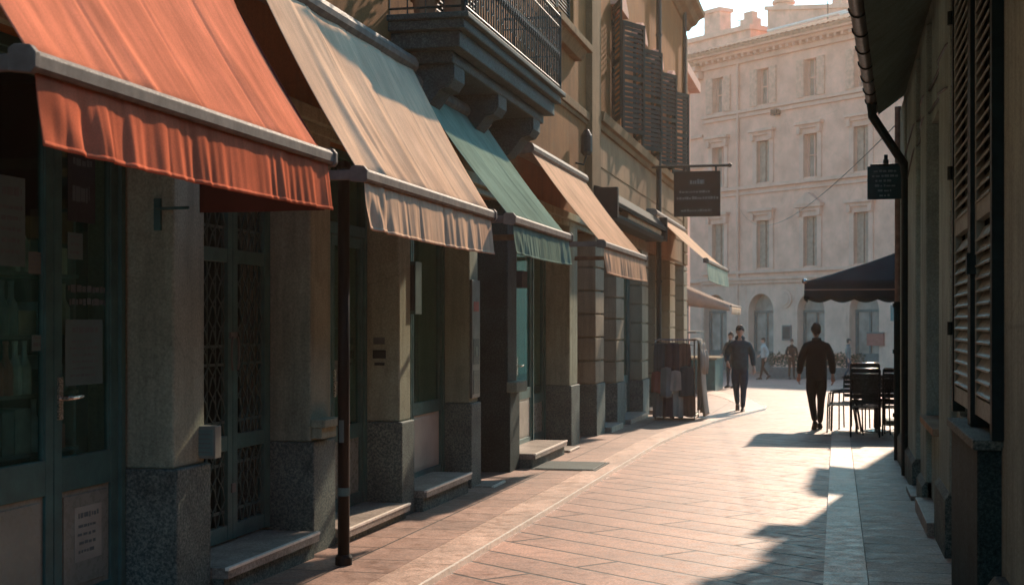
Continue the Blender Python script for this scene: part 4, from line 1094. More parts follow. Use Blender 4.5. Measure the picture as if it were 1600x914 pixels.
# left house beyond the corner with awning
b5 = thing('corner_house', 'house beyond the street corner carrying the low tan awning', 'building', (-7, 40, -.4))
w = MB(); w.box(-10, -4.62, 37.5, 45.5, -.6, 9); w.build('wall', M['far'], b5)
w = MB(); w.box(-4.63, -4.56, 38.5, 44.5, -.35, 2.4); w.build('shop_window', M['far_glass'], b5)
w = MB(); w.box(-10.2, -4.3, 37.3, 45.7, 9, 9.3); w.build('cornice', M['far_stone'], b5)
ta = thing('awning', 'low tan awning beyond the street corner, over the dim shop', 'awning', (-3.6, 41, 1.9))
def fan(u, v): return (-4.6 + 1.75 * v, 39.4 + 3.9 * u, 2.78 - .72 * v - .03 * math.sin(PI * v) + .012 * math.sin(20 * u))
MB().grid(fan, 40, 8).build('canopy', M['tan_thin'], ta, smooth=True, solid=.004)
k = MB().grid(lambda u, v: (-2.85 + .02 * math.sin(24 * u) * v, 39.4 + 3.9 * u, 2.05 - .22 * v), 60, 3); k.build('valance', M['beige'], ta, smooth=True, solid=.003)
k = MB().grid(lambda u, v: (-4.55 + 1.65 * u, 39.38 - .01 * v, (2.77 - .72 * u) * (1 - v) + (2.12 - .2 * u) * v), 10, 2); k.build('side_valance', M['tan_thin'], ta, smooth=True, solid=.003)
k = MB(); k.tube([(-2.87, 39.4, 2.06), (-2.87, 43.3, 2.06)], .03, 8); k.build('front_bar', M['bar'], ta)
# kiosk goods below the tan awning
ks = thing('market_counter', 'dark counter stall in the shade under the tan awning', 'stall', (-3.9, 40.5, gz(40)))
k = MB(); k.box(-4.5, -3.35, 40.0, 42.8, gz(41) - .01, .55); k.build('counter', M['teal'], ks, bevel=.02)
k = MB(); k.box(-4.55, -3.3, 39.95, 42.85, .552, .60); k.build('counter_top', M['stone'], ks, bevel=.01)
k = MB(); k.box(-4.5, -4.42, 40.0, 42.8, .6, 1.9); k.box(-4.42, -3.9, 40, 42.8, 1.3, 1.34); k.build('back_rack', M['grey_box'], ks)

# ------------------------------------------------------------------ overhead cable
k = MB()
A = Vector((.74, 18.4, 4.1)); B = FM @ Vector((3.9, .12, 6.35))
pts = []
for i in range(41):
    u = i / 40; p = A.lerp(B, u); p.z -= 1.2 * 4 * u * (1 - u); pts.append(p)
k.tube(pts, .006, 5)
k.build('cable', M['iron'], label='thin dark cable hanging across the street from eave to palazzo', cat='cable')

# ------------------------------------------------------------------ people
def skin_mesh(verts, edges, radii, root, sub=1, shrink=1.):
    me = bpy.data.meshes.new('tmp'); me.from_pydata(verts, edges, []); me.update()
    o = bpy.data.objects.new('tmp', me); col.objects.link(o)
    md = o.modifiers.new('s', 'SKIN'); md.use_smooth_shade = True; md.branch_smoothing = .6
    lay = me.skin_vertices[0].data
    for i, r in enumerate(radii):
        rr = r if isinstance(r, tuple) else (r, r)
        lay[i].radius = (rr[0] * shrink, rr[1] * shrink); lay[i].use_root = (i == root)
    sd = o.modifiers.new('u', 'SUBSURF'); sd.levels = sub; sd.render_levels = sub
    dg = bpy.context.evaluated_depsgraph_get(); dg.update()
    ev = o.evaluated_get(dg); m2 = bpy.data.meshes.new_from_object(ev)
    vs = [tuple(v.co) for v in m2.vertices]; fs = [tuple(p.vertices) for p in m2.polygons]
    bpy.data.objects.remove(o); bpy.data.meshes.remove(me); bpy.data.meshes.remove(m2)
    return vs, fs
def ellip(mb, c, r, n=12, m_=8, fn=None):
    vs = []; fs = []
    for j in range(m_ + 1):
        th = PI * j / m_
        for i in range(n):
            ph = 2 * PI * i / n
            p = Vector((r[0] * math.sin(th) * math.cos(ph), r[1] * math.sin(th) * math.sin(ph), r[2] * math.cos(th)))
            if fn: p = fn(p)
            vs.append(tuple(Vector(c) + p))
    for j in range(m_):
        for i in range(n):
            i2 = (i + 1) % n; fs.append((j * n + i, (j + 1) * n + i, (j + 1) * n + i2, j * n + i2))
    return mb.add(vs, fs)
def person(label, loc, rz, H, pose, mats, lean=0., group=None, coat_len=.0, bulk=1., collar=True, hood=False, name='person'):
    """faces +y locally; pose gives joints of both legs and arms"""
    s = H / 1.78
    t = thing(name, label, 'person', loc, group, rz)
    J = {}
    def V(x, y, z): return (x * s, y * s, z * s)
    vs = []; rs = []; es = []; idx = {}
    def add(nm, p, r, par=None):
        idx[nm] = len(vs); vs.append(V(*p)); rs.append((r[0] * s, r[1] * s) if isinstance(r, tuple) else r * s)
        if par is not None: es.append((idx[par], idx[nm]))
    add('pelvis', (0, 0, .95), (.135, .10)); add('waist', (0, .01 + lean * .3, 1.08), (.125, .09), 'pelvis')
    add('chest', (0, .01 + lean * .7, 1.27), (.15, .105), 'waist'); add('upper', (0, lean, 1.41), (.12, .085), 'chest')
    add('neck', (0, .01 + lean, 1.50), .052, 'upper'); add('neck2', (0, .02 + lean, 1.56), .05, 'neck')
    for sd, k_ in ((-1, 'L'), (1, 'R')):
        kn, an, el, wr = pose['knee' + k_], pose['ankle' + k_], pose['elbow' + k_], pose['wrist' + k_]
        add('hip' + k_, (sd * .085, 0, .88), .088, 'pelvis')
        th = tuple((a + b) / 2 for a, b in zip((sd * .09, 0, .88), kn)); add('thigh' + k_, th, .078, 'hip' + k_)
        add('knee' + k_, kn, .056, 'thigh' + k_)
        cf = tuple(a * .65 + b * .35 for a, b in zip(kn, an)); add('calf' + k_, (cf[0], cf[1] - .012, cf[2]), .055, 'knee' + k_)
        add('ankle' + k_, an, .036, 'calf' + k_)
        add('shoulder' + k_, (sd * .17, lean, 1.415), .058, 'upper'); 
        add('elbow' + k_, el, .042, 'shoulder' + k_); add('wrist' + k_, wr, .028, 'elbow' + k_)
    body = MB(); v2, f2 = skin_mesh(vs, es, rs, 0, 1, .88); body.add(v2, f2)
    # head
    hc = V(0, .035 + lean, 1.655)
    def headshape(p):
        q = Vector(p)
        if p.z < 0: q.x *= 1 + .28 * p.z / (.115 * s); q.y *= 1 + .10 * p.z / (.115 * s); q.y += -.12 * p.z * (1 if p.y > 0 else -.2)
        return q
    ellip(body, hc, (.075 * s, .094 * s, .118 * s), 18, 14, headshape)
    hx, hy, hz = hc
    ellip(body, (hx, hy + .098 * s, hz - .008 * s), (.012 * s, .018 * s, .022 * s), 8, 6)
    for sd in (-1, 1):
        ellip(body, (hx + sd * .077 * s, hy - .008 * s, hz), (.010 * s, .02 * s, .032 * s), 8, 6)
        ellip(body, (hx + sd * .03 * s, hy + .084 * s, hz + .014 * s), (.012 * s, .008 * s, .007 * s), 8, 6)
    ellip(body, (hx, hy + .088 * s, hz - .052 * s), (.022 * s, .01 * s, .007 * s), 8, 6)
    # hands
    for sd, k_ in ((-1, 'L'), (1, 'R')):
        wr = Vector(V(*pose['wrist' + k_])); el = Vector(V(*pose['elbow' + k_])); d = (wr - el).normalized()
        side = Vector((0, 1, 0)); side = (side - d * side.dot(d)).normalized(); inn = d.cross(side) * 1
        if inn.x * sd > 0: inn = -inn
        p0 = wr; p1 = wr + d * .085 * s
        body.tube([wr - d * .02 * s, wr + d * .02 * s, wr + d * .05 * s, p1], [.026 * s, .033 * s, .037 * s, .030 * s], 10)
        for i, ln in enumerate((.068, .076, .072, .056)):
            o_ = side * ((1.5 - i) * .017 * s); b0 = p1 - d * .01 * s + o_
            body.tube([b0, b0 + d * ln * .45 * s + inn * .006 * s, b0 + d * ln * .75 * s + inn * .02 * s, b0 + d * ln * .95 * s + inn * .036 * s], [.0095 * s, .009 * s, .008 * s, .006 * s], 6)
        b0 = wr + d * .03 * s + side * .028 * s
        body.tube([b0, b0 + (d * .6 + side * .55) * .035 * s + inn * .01 * s, b0 + (d * .9 + side * .5) * .065 * s + inn * .02 * s], [.012 * s, .0105 * s, .008 * s], 6)
    body.build('body', M['skin'], t, smooth=True, local=True)
    # coat
    cv_ = []; cr_ = []; ce = []; ci = {}
    def cadd(nm, p, r, par=None):
        ci[nm] = len(cv_); cv_.append(V(*p)); cr_.append((r[0] * s * bulk, r[1] * s * bulk) if isinstance(r, tuple) else r * s * bulk)
        if par is not None: ce.append((ci[par], ci[nm]))
    cadd('hem', (0, 0, .90 - coat_len), (.175, .13)); cadd('waist', (0, .01 + lean * .3, 1.08), (.165, .125), 'hem')
    cadd('chest', (0, .01 + lean * .7, 1.27), (.185, .135), 'waist'); cadd('upper', (0, lean, 1.42), (.135, .105), 'chest'); cadd('collar', (0, .005 + lean, 1.515), .072, 'upper')
    for sd, k_ in ((-1, 'L'), (1, 'R')):
        el, wr = pose['elbow' + k_], pose['wrist' + k_]
        cadd('sh' + k_, (sd * .168, lean, 1.405), .078, 'upper')
        up = tuple((a + b) / 2 for a, b in zip((sd * .18, lean, 1.40), el)); cadd('up' + k_, up, .068, 'sh' + k_)
        cadd('el' + k_, el, .06, 'up' + k_); cu = tuple(a * .12 + b * .88 for a, b in zip(el, wr)); cadd('cu' + k_, cu, .046, 'el' + k_)
    c = MB(); v2, f2 = skin_mesh(cv_, ce, cr_, 1); c.add(v2, f2); c.build('coat', mats['coat'], t, smooth=True, local=True)
    # trousers
    cv_ = []; cr_ = []; ce = []; ci = {}
    cadd('p', (0, 0, .97), (.15, .115)); cadd('w', (0, .005, 1.12), (.145, .11), 'p')
    for sd, k_ in ((-1, 'L'), (1, 'R')):
        kn, an = pose['knee' + k_], pose['ankle' + k_]
        cadd('h' + k_, (sd * .09, 0, .87), .104, 'p'); th = tuple((a + b) / 2 for a, b in zip((sd * .09, 0, .88), kn)); cadd('t' + k_, th, .09, 'h' + k_)
        cadd('k' + k_, kn, .06, 't' + k_); cf = tuple((a + b) / 2 for a, b in zip(kn, an)); cadd('c' + k_, (cf[0], cf[1] - .01, cf[2]), .054, 'k' + k_)
        cadd('a' + k_, (an[0], an[1], an[2] + .01), .042, 'c' + k_)
    c = MB(); v2, f2 = skin_mesh(cv_, ce, cr_, 0); c.add(v2, f2); c.build('trousers', mats['legs'], t, smooth=True, local=True)
    for k_ in 'LR':
        an = pose['ankle' + k_]; pit = pose.get('pitch' + k_, 0.)
        c = MB(); st = 0
        prof = [(-.075, .03, .028), (-.06, .04, .045), (0, .043, .062), (.06, .043, .05), (.12, .046, .034), (.165, .040, .026), (.185, .022, .018)]
        rings = []
        for (yy, wx, hh) in prof:
            rings.append([(wx * math.cos(2 * PI * i / 10), yy, max(-.0, hh + hh * math.sin(2 * PI * i / 10))) for i in range(10)])
        for rg in rings: c.v += rg
        for a in range(len(rings) - 1):
            for i in range(10): c.f.append((a * 10 + i, a * 10 + (i + 1) % 10, a * 10 + 10 + (i + 1) % 10, a * 10 + 10 + i))
        c.f.append(tuple(range(10))); c.f.append(tuple(60 + i for i in range(10)))
        c.xf(Matrix.Scale(s, 4) @ Matrix.Translation((an[0], an[1], an[2] - .085)) @ Matrix.Translation((0, 0, .085)) @ Matrix.Rotation(pit, 4, 'X') @ Matrix.Translation((0, 0, -.085)))
        c.build('shoe', mats['shoe'], t, smooth=True, local=True)
    if hood:
        c = MB(); ellip(c, (hx, hy - .075 * s, hz - .135 * s), (.105 * s, .07 * s, .065 * s), 14, 8); c.build('hood', mats['coat'], t, smooth=True, local=True)
    elif collar:
        c = MB(); c.lathe([(.078 * s, 0), (.082 * s, .03 * s), (.070 * s, .065 * s)], (hx, hy - .03 * s, hz - .185 * s), 14); c.build('collar', mats['coat'], t, smooth=True, local=True)
    # hair
    c = MB()
    def hairshape(p):
        q = Vector(p)
        if p.z < -.02 * s and p.y > -.02 * s: q.y = min(q.y, .01 * s); q.z = max(q.z, -.045 * s)
        if p.z < 0 and p.y <= -.02 * s: q.x *= .9
        n_ = .006 * s * math.sin(61 * p.x / s + 37 * p.z / s) + .005 * s * math.sin(83 * p.y / s)
        return q * (1 + n_ / (.1 * s))
    ellip(c, (hx, hy - .012 * s, hz + .022 * s), (.086 * s, .100 * s, .112 * s), 22, 16, hairshape)
    c.build('hair', mats['hair'], t, smooth=True, local=True)
    return t
WALK = dict(kneeL=(-.075, .10, .50), ankleL=(-.055, .17, .085), kneeR=(.075, .03, .50), ankleR=(.05, -.22, .15), pitchR=R(-35),
            elbowL=(-.255, -.11, 1.15), wristL=(-.28, -.02, .91), elbowR=(.27, -.09, 1.17), wristR=(.24, .12, 1.01))
WALK2 = dict(kneeL=(-.07, .06, .49), ankleL=(-.05, -.16, .13), pitchL=R(-28), kneeR=(.085, .07, .50), ankleR=(.07, .10, .085),
             elbowL=(-.265, -.03, 1.14), wristL=(-.28, .08, .89), elbowR=(.245, -.08, 1.14), wristR=(.265, -.04, .89))
STAND = dict(kneeL=(-.1, .02, .49), ankleL=(-.11, 0, .085), kneeR=(.1, .02, .49), ankleR=(.11, .02, .085),
             elbowL=(-.26, -.03, 1.13), wristL=(-.27, .06, .89), elbowR=(.26, .03, 1.14), wristR=(.2, .24, 1.05))
person('person in a black coat walking away up the sunlit street', (-.34, 24.4, gz(24.4)), R(9), 1.80, WALK2, dict(coat=M['jacket_k'], legs=M['trousers'], shoe=M['shoe'], hair=M['hair_l']), coat_len=.10, bulk=1.16)
person('person in a short blue jacket and dark jeans walking towards the street', (-1.95, 29.3, gz(29.3)), R(183), 1.80, WALK, dict(coat=M['jacket_b'], legs=M['jeans'], shoe=M['shoe_t'], hair=M['hair']), coat_len=.03, bulk=1.15, hood=True)
person('distant person in a pale shirt crossing the far square', (-3.0, 60.0, gz(60)), R(110), 1.76, WALK, dict(coat=M['shirt'], legs=M['trousers'], shoe=M['shoe'], hair=M['hair_l']))
person('distant person in dark clothes standing by the hedge planter', (-1.9, 61.5, gz(61.5)), R(200), 1.72, STAND, dict(coat=M['jacket_k'], legs=M['trousers'], shoe=M['shoe'], hair=M['hair']))
person('person standing in the shade beneath the tan awning', (-3.15, 43.4, gz(43.4)), R(150), 1.7, STAND, dict(coat=M['jacket_b'], legs=M['jeans'], shoe=M['shoe'], hair=M['hair']))
person('distant person in a grey shirt walking past the arches under the navy canopy', (.45, 61.0, gz(61)), R(-80), 1.74, WALK2, dict(coat=M['grey_box'], legs=M['jeans'], shoe=M['shoe'], hair=M['hair']))

# ------------------------------------------------------------------ garment rack
rk = thing('garment_rack', 'steel garment rack crowded with hanging clothes on the pavement', 'rack', (-2.9, 26.3, gz(26) + .036))
GZ = gz(26.3) + .04
k = MB()
for x in (-3.28, -2.56):
    k.tube([(x, 26.0, GZ + .06), (x, 26.0, 1.24), (x, 26.02, 1.27), (x, 26.72, 1.27), (x, 26.74, 1.24), (x, 26.74, GZ + .06)], .014, 8)
    k.tube([(x, 25.96, GZ + .07), (x, 26.78, GZ + .07)], .014, 8)
k.build('end_frame', M['steel'], rk)
for y in (26.0, 26.74):
    k = MB(); k.tube([(-3.30, y, 1.27), (-2.54, y, 1.27)], .016, 8); k.build('rail', M['steel'], rk)
k = MB(); k.box(-3.28, -2.56, 25.98, 26.76, GZ + .08, GZ + .10); k.build('base_shelf', M['iron'], rk)
for x in (-3.28, -2.56):
    for y in (26.0, 26.74):
        k = MB(); k.lathe([(.03, -.01), (.03, .01)], (0, 0, 0), 10); k.xf(Matrix.Translation((x, y, GZ + .03)) @ Matrix.Rotation(R(90), 4, 'Y')); k.build('castor', M['iron'], rk)
def garment(x0, x1, y, z0, z1, mat, label, seed, along_x=True, flare=.06, amp=.02, sleeves=True):
    t = thing('garment', label, 'clothes', ((x0 + x1) / 2 if along_x else y, y if along_x else (x0 + x1) / 2, z0), 'clothes hanging on the garment rack')
    W = waves(5, seed, 3, 9); r3 = random.Random(seed)
    def fn(u, v, back=0):
        wid = (x1 - x0) * (.90 + .10 * min(1, v * 4)) * (1 + flare * v); cx = (x0 + x1) / 2
        a = cx + (u - .5) * wid; z = z1 - .02 * abs(u - .5) * 2.5 * (1 - v) - (z1 - z0) * v + .012 * math.sin(6 * u + seed) * v
        off = sum(amp * .5 * k_ * math.sin(f * 2.2 * u + ph + 1.3 * v) for f, ph, k_ in W) * (.3 + .7 * v)
        th = .035 * math.sin(PI * max(.0, min(1, u))) ** .5 * (1 if back == 0 else -1)
        return (a, y + off - th, z) if along_x else (y + off + th, a, z)
    mb = MB(); mb.grid(lambda u, v: fn(u, v, 0), 26, 22); mb.grid(lambda u, v: fn(u, v, 1), 26, 22)
    mb.build('cloth', mat, t, smooth=True, solid=.003)
    if sleeves:
        for s in (0, 1):
            mb = MB(); p0 = Vector(fn(s, .10)); dx = Vector(((.05 if s else -.05), 0, 0)) if along_x else Vector((0, (.05 if s else -.05), 0))
            o_ = Vector((0, -.03, 0)) if along_x else Vector((.03, 0, 0))
            mb.tube([p0 + o_ * .2, p0 + dx * .7 + o_ + Vector((0, 0, -.12)), p0 + dx * .8 + o_ * 1.3 + Vector((0, 0, -.28)), p0 + dx * .6 + o_ + Vector((0, 0, -.44))], [.045, .048, .042, .034], 8)
            mb.build('sleeve', mat, t, smooth=True)
    k_ = MB(); c = Vector(fn(.5, 0, 0)); hk = Vector((c.x, y, 1.27)) if along_x else Vector((y, c.y, 1.27))
    k_.tube([hk + Vector((0, 0, .018)), Vector((hk.x, hk.y, z1 - .005))], .004, 5)
    d_ = Vector((1, 0, 0)) if along_x else Vector((0, 1, 0))
    k_.tube([hk + Vector((0, 0, z1 - 1.27)) - d_ * .17 + Vector((0, 0, -.05)), Vector((hk.x, hk.y, z1 - .005)), hk + Vector((0, 0, z1 - 1.27)) + d_ * .17 + Vector((0, 0, -.05))], .006, 5)
    k_.build('hanger', M['iron'], t)
GAR = [(-3.30, -3.04, 25.93, .52, 1.23, 0, 'dark teal jacket hung at the wall end of the rack'), (-3.08, -2.82, 25.90, .46, 1.23, 3, 'black jacket hung in the middle of the rack top'),
       (-2.86, -2.62, 25.93, .55, 1.22, 7, 'brown striped jacket hung at the street end of the rack top'),
       (-3.34, -3.12, 25.90, .30, .70, 2, 'dull red top low at the wall end of the rack'), (-3.16, -2.96, 25.84, .22, .78, 5, 'grey striped shirt hung low beside the red top'),
       (-2.99, -2.79, 25.86, .34, .72, 1, 'beige shirt hung low on the middle of the rack'), (-2.83, -2.56, 25.90, .24, .80, 0, 'dark teal top low at the street end of the rack'),
       (-3.32, -3.10, 25.97, -.14, .38, 5, 'grey skirt at the foot of the rack near the wall'), (-3.13, -2.93, 25.94, -.16, .30, 3, 'black skirt at the foot of the rack'),
       (-2.96, -2.76, 25.95, -.15, .42, 4, 'pale striped skirt at the foot of the rack centre'), (-2.78, -2.54, 25.98, -.14, .34, 7, 'brown striped skirt at the foot of the rack street end')]
for i, (x0, x1, y, z0, z1, m_, lb) in enumerate(GAR): garment(x0, x1, y, z0, z1, M['cloth%d' % m_], lb, 60 + i, sleeves=False)
for i, (y0, y1, z0, z1, m_, lb) in enumerate(((26.02, 26.40, -.02, 1.24, 6, 'long cream coat hung on the sunlit end of the rack'), (26.36, 26.74, -.08, 1.22, 1, 'long beige dress behind the cream coat on the rack'))):
    garment(y0, y1, -2.47 + .02 * i, z0, z1, M['cloth%d' % m_], lb, 90 + i, along_x=False, flare=.25)

dc = MB()
PR = [(-2.68, 1.275), (-2.60, 1.30), (-2.53, 1.305), (-2.48, 1.27), (-2.46, 1.16), (-2.455, .9), (-2.45, .6), (-2.43, .3), (-2.40, .05), (-2.37, -.12)]
def drape(u, v):
    k_ = v * (len(PR) - 1); a = int(min(k_, len(PR) - 2)); f = k_ - a
    x = PR[a][0] * (1 - f) + PR[a + 1][0] * f; z = PR[a][1] * (1 - f) + PR[a + 1][1] * f
    wv = .022 * math.sin(19 * u + 2 * v) + .012 * math.sin(43 * u + 1)
    return (x + wv * min(1, v * 1.5), 25.86 + .95 * u + .02 * math.sin(7 * v + 3 * u), z - .02 * abs(u - .5))
dc.grid(drape, 34, 30)
dc.build('draped_cloth', M['cloth6'], smooth=True, solid=.006, label='cream cloth draped over the street end of the garment rack', cat='cloth')

# ------------------------------------------------------------------ cafe chairs, table, canopy
def chair_proto(label):
    t = thing('cafe_chair', label, 'chair', (0, 0, 0), 'metal cafe chairs by the drainpipe')
    s_ = MB()
    for i in range(6): s_.box(-.21, .21, -.19 + i * .068, -.19 + i * .068 + .055, .44, .455)
    s_.build('seat', M['chair'], t, local=True, bevel=.003)
    b = MB()
    for i in range(5):
        z = .52 + i * .075
        b.grid(lambda u, v: (-.2 + .4 * u, -.215 - .03 * math.sin(PI * u) - (z - .5) * .15, z + .058 * v), 8, 1)
    b.build('backrest', M['chair'], t, local=True, solid=.006)
    for sx in (-1, 1):
        f = MB(); f.tube([(sx * .215, .21, 0), (sx * .215, .20, .44), (sx * .215, .18, .64), (sx * .215, -.05, .66), (sx * .212, -.24, .66)], .0125, 8); f.build('leg', M['chair'], t, local=True, smooth=True)
        f = MB(); f.tube([(sx * .215, -.27, 0), (sx * .213, -.20, .44), (sx * .212, -.26, .86), (sx * .19, -.268, .885)], .0125, 8); f.build('leg', M['chair'], t, local=True, smooth=True)
    f = MB(); f.tube([(-.19, -.268, .885), (.19, -.268, .885)], .0125, 8); f.build('top_rail', M['steel'], t, local=True, smooth=True)
    f = MB(); f.tube([(-.215, .19, .43), (.215, .19, .43)], .010, 6); f.tube([(-.215, -.2, .43), (.215, -.2, .43)], .01, 6); f.build('seat_frame', M['chair'], t, local=True)
    return t
CH = [(.42, 22.6, 0, 0, 'bottom chair of the front stack of cafe chairs'), (.42, 22.55, .085, 0, 'second chair up in the front stack of cafe chairs'), (.425, 22.51, .17, 1, 'third chair up in the front stack of cafe chairs'), (.42, 22.47, .255, -1, 'topmost chair of the front stack of cafe chairs'),
      (.08, 23.35, 0, 82, 'single cafe chair turned sideways at the kerb'), (.10, 23.9, 0, 96, 'cafe chair turned sideways behind the one at the kerb'),
      (.93, 22.95, 0, -6, 'bottom chair of the stack against the drainpipe'), (.93, 22.91, .085, -6, 'second chair of the stack against the drainpipe'), (.935, 22.87, .17, -5, 'top chair of the stack against the drainpipe'),
      (.28, 24.3, 0, 170, 'cafe chair facing the camera behind the front stack'), (.85, 24.4, 0, 185, 'cafe chair tucked to the rear table'), (.55, 23.15, .0, 12, 'cafe chair squeezed between the two stacks')]
proto = None
for (x, y, z, a, lb) in CH:
    o = chair_proto(lb) if proto is None else copy_tree(proto)
    if proto is None: proto = o
    o.location = (x, y, gz(y) + .03 + z); o.rotation_euler = (0, 0, R(a)); o['label'] = lb
tb = thing('cafe_table', 'round steel topped cafe table behind the stacked chairs', 'table', (.62, 23.75, gz(23.75) + .03))
k = MB(); k.lathe([(.34, 0), (.35, .012), (.35, .022), (.33, .028)], (.62, 23.75, .50), 24); k.build('table_top', M['steel'], tb)
k = MB(); k.tube([(.62, 23.75, gz(24) + .04), (.62, 23.75, .5)], .03, 10); k.build('stem', M['chair'], tb)
k = MB(); k.lathe([(.22, 0), (.22, .015), (.05, .04)], (.62, 23.75, gz(24) + .032), 18); k.build('foot', M['chair'], tb)
# square canopy
cn = thing('cafe_canopy', 'dark navy cafe canopy with scalloped edge over the chairs', 'canopy', (1.0, 26.2, gz(26)))
cx0, cx1, cy0, cy1 = -.55, 2.9, 25.0, 27.4; apx = (1.175, 26.2, 2.90); ez = 2.30
def can_side(p, q, nseg=24):
    mb = MB()
    p = Vector(p); q = Vector(q); a = Vector(apx)
    mb.grid(lambda u, v: tuple((p.lerp(q, u)).lerp(a, v) - Vector((0, 0, .10 * v * (1 - v) + .02 * math.sin(PI * u) * (1 - v)))), nseg, 10)
    return mb
cor = [(cx0, cy0, ez), (cx1, cy0, ez), (cx1, cy1, ez), (cx0, cy1, ez)]
mb = MB()
for i in range(4):
    s_ = can_side(cor[i], cor[(i + 1) % 4]); mb.add(s_.v, s_.f)
mb.build('canopy_top', M['navy'], cn, smooth=True, solid=.004)
for i in range(4):
    p = Vector(cor[i]); q = Vector(cor[(i + 1) % 4]); ns = 8 if i % 2 == 0 else 6; nrm = (q - p).cross(Vector((0, 0, 1))).normalized()
    mb = MB().grid(lambda u, v: tuple(p.lerp(q, u) + nrm * (.012 * math.sin(u * 40) * v) - Vector((0, 0, v * (.27 + .06 * abs(math.sin(PI * u * ns)))))), 96, 5)
    mb.build('valance', M['navy'], cn, smooth=True, solid=.003)
    mb = MB().grid(lambda u, v: tuple(p.lerp(q, u) + nrm * .008 - Vector((0, 0, .13 + .022 * v))), 24, 1); mb.build('trim', M['far_pane'], cn, solid=.002)
k = MB(); k.tube([(1.175, 26.2, gz(26.2) + .02), (1.175, 26.2, 2.88)], .035, 10); k.build('mast', M['iron'], cn)
k = MB(); k.box(.85, 1.5, 25.875, 26.525, gz(26.5) - .02, gz(26) + .09); k.build('base', M['granite_dark'], cn, bevel=.02)
k = MB()
for c_ in cor: k.tube([Vector(c_) - Vector((0, 0, .03)), Vector(apx) - Vector((0, 0, .03))], .014, 6)
k.build('rib', M['grey_box'], cn)
k = MB(); ellip(k, (cx0, cy0, ez + .01), (.05, .05, .05), 10, 8); k.build('corner_cap', M['steel'], cn)

# ------------------------------------------------------------------ far square: planters, sign, red umbrella
for i, (x, y, wd, lb) in enumerate(((-2.0, 63.5, 1.9, 'dark hedge planter by the palazzo arches, nearer the pale shirted person'), (.2, 62.0, 1.7, 'dark hedge planter seen past the coat of the walking person'))):
    t = thing('hedge_planter', lb, 'planter', (x, y, gz(y)), 'hedge planters on the far square')
    k = MB(); k.box(x - wd / 2, x + wd / 2, y - .25, y + .25, gz(y), gz(y) + .5); k.build('trough', M['grey_box'], t, bevel=.02)
    k = MB()
    for q_ in range(6): shrub(k, (x - wd / 2 + .15 + (wd - .3) * q_ / 5, y, gz(y) + .75 + .1 * rnd.random()), .34, 160, .13)
    k.build('foliage', M['leaf'], t)
t = thing('red_sign_board', 'faded red sign board on the palazzo ground floor under the canopy', 'sign', tuple(FM @ Vector((-3.9, .09, .65))))
k = MB(); fbox(k, -3.75, -2.95, .08, .14, .75, 1.2); k.build('board', M['paper_r'], t)
k = MB(); fbox(k, -3.75, -2.95, .08, .16, 1.2, 1.25); k.build('frame', M['grey_box'], t)
for (t0_, t1_, z0, z1, lb) in ((.95, 1.45, .9, 1.5, 'dark notice board on the palazzo wall between two arches'), (-4.5, -4.0, 1.6, 2.3, 'round edged pale menu board on the palazzo wall by the right arch')):
    t = thing('notice_board', lb, 'notice', tuple(FM @ Vector(((t0_ + t1_) / 2, .09, z0))))
    k = MB(); fbox(k, t0_, t1_, .08, .12, z0, z1); k.build('board', M['grey_box'] if z0 < 1 else M['far_stone'], t)
    k = MB(); fbox(k, t0_ + .06, t1_ - .06, .12, .124, z0 + .06, z1 - .06); k.build('sheet', M['sign_g'] if z0 < 1 else M['paper'], t)

# ------------------------------------------------------------------ air
hz = MB(); hz.box(-165, 165, -165, 215, -3.0, 30.0)
m, nt, out = new_mat('hazy_air')
pv = nt.nodes.new('ShaderNodeVolumePrincipled')
pv.inputs['Color'].default_value = (1., .74, .58, 1); pv.inputs['Density'].default_value = .00065; pv.inputs['Anisotropy'].default_value = .7
L(nt, pv.outputs[0], out.inputs['Volume'])
hz.build('haze', m, kind='stuff')

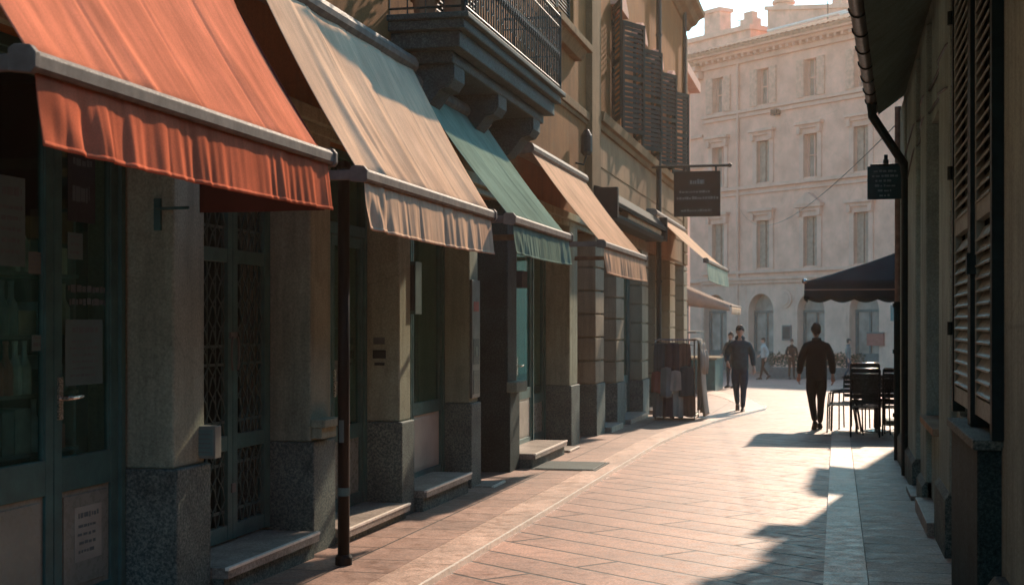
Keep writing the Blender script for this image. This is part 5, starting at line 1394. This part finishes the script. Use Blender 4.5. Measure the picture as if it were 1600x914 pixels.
# ------------------------------------------------------------------ light
SUN_EL, SUN_AZ = 28., 9.
world = bpy.data.worlds.new('World'); scene.world = world; world.use_nodes = True
nt = world.node_tree; nt.nodes.clear()
sky = nt.nodes.new('ShaderNodeTexSky'); sky.sky_type = 'NISHITA'; sky.sun_disc = False
sky.sun_elevation = R(SUN_EL); sky.sun_rotation = R(SUN_AZ); sky.dust_density = .8; sky.air_density = 1.0; sky.ozone_density = 5.0
bg = nt.nodes.new('ShaderNodeBackground'); bg.inputs[1].default_value = .15
wo = nt.nodes.new('ShaderNodeOutputWorld'); tint = nt.nodes.new('ShaderNodeMix'); tint.data_type = 'RGBA'; tint.blend_type = 'MULTIPLY'; tint.inputs[0].default_value = 1.
tint.inputs[7].default_value = (.57, 1.0, .94, 1)
nt.links.new(sky.outputs[0], tint.inputs[6]); nt.links.new(tint.outputs[2], bg.inputs[0]); nt.links.new(bg.outputs[0], wo.inputs[0])
sd = bpy.data.lights.new('sun', 'SUN'); sd.energy = 3.5; sd.angle = R(1.0); sd.color = (1., .79, .60)
so = bpy.data.objects.new('sun', sd); col.objects.link(so); so.location = (10, 60, 40)
d = Vector((math.sin(R(SUN_AZ)) * math.cos(R(SUN_EL)), math.cos(R(SUN_AZ)) * math.cos(R(SUN_EL)), math.sin(R(SUN_EL))))
so.rotation_euler = d.to_track_quat('Z', 'Y').to_euler()

# ------------------------------------------------------------------ camera
cd = bpy.data.cameras.new('camera'); cam = bpy.data.objects.new('camera', cd); col.objects.link(cam)
cam.location = (0, 0, 1.58); cam.rotation_euler = (R(90), 0, math.atan(508 / 2200))
cd.sensor_width = 36; cd.lens = 36 * 2200 / 1600; cd.shift_y = 48 / 1600; cd.clip_end = 600; cd.clip_start = .05
cd.dof.use_dof = True; cd.dof.focus_distance = 11.; cd.dof.aperture_fstop = 4.5
scene.camera = cam
scene.view_settings.view_transform = 'Standard'; scene.view_settings.look = 'None'
scene.view_settings.exposure = 1.13; scene.view_settings.gamma = 1.0; scene.view_settings.use_curve_mapping = False
cy = scene.cycles
cy.use_denoising = True; cy.use_adaptive_sampling = False; cy.denoiser = 'OPENIMAGEDENOISE'; cy.denoising_input_passes = 'RGB_ALBEDO_NORMAL'; cy.denoising_prefilter = 'ACCURATE'
cy.max_bounces = 8; cy.diffuse_bounces = 3; cy.glossy_bounces = 3; cy.transparent_max_bounces = 16; cy.volume_bounces = 1
cy.sample_clamp_indirect = 4.0
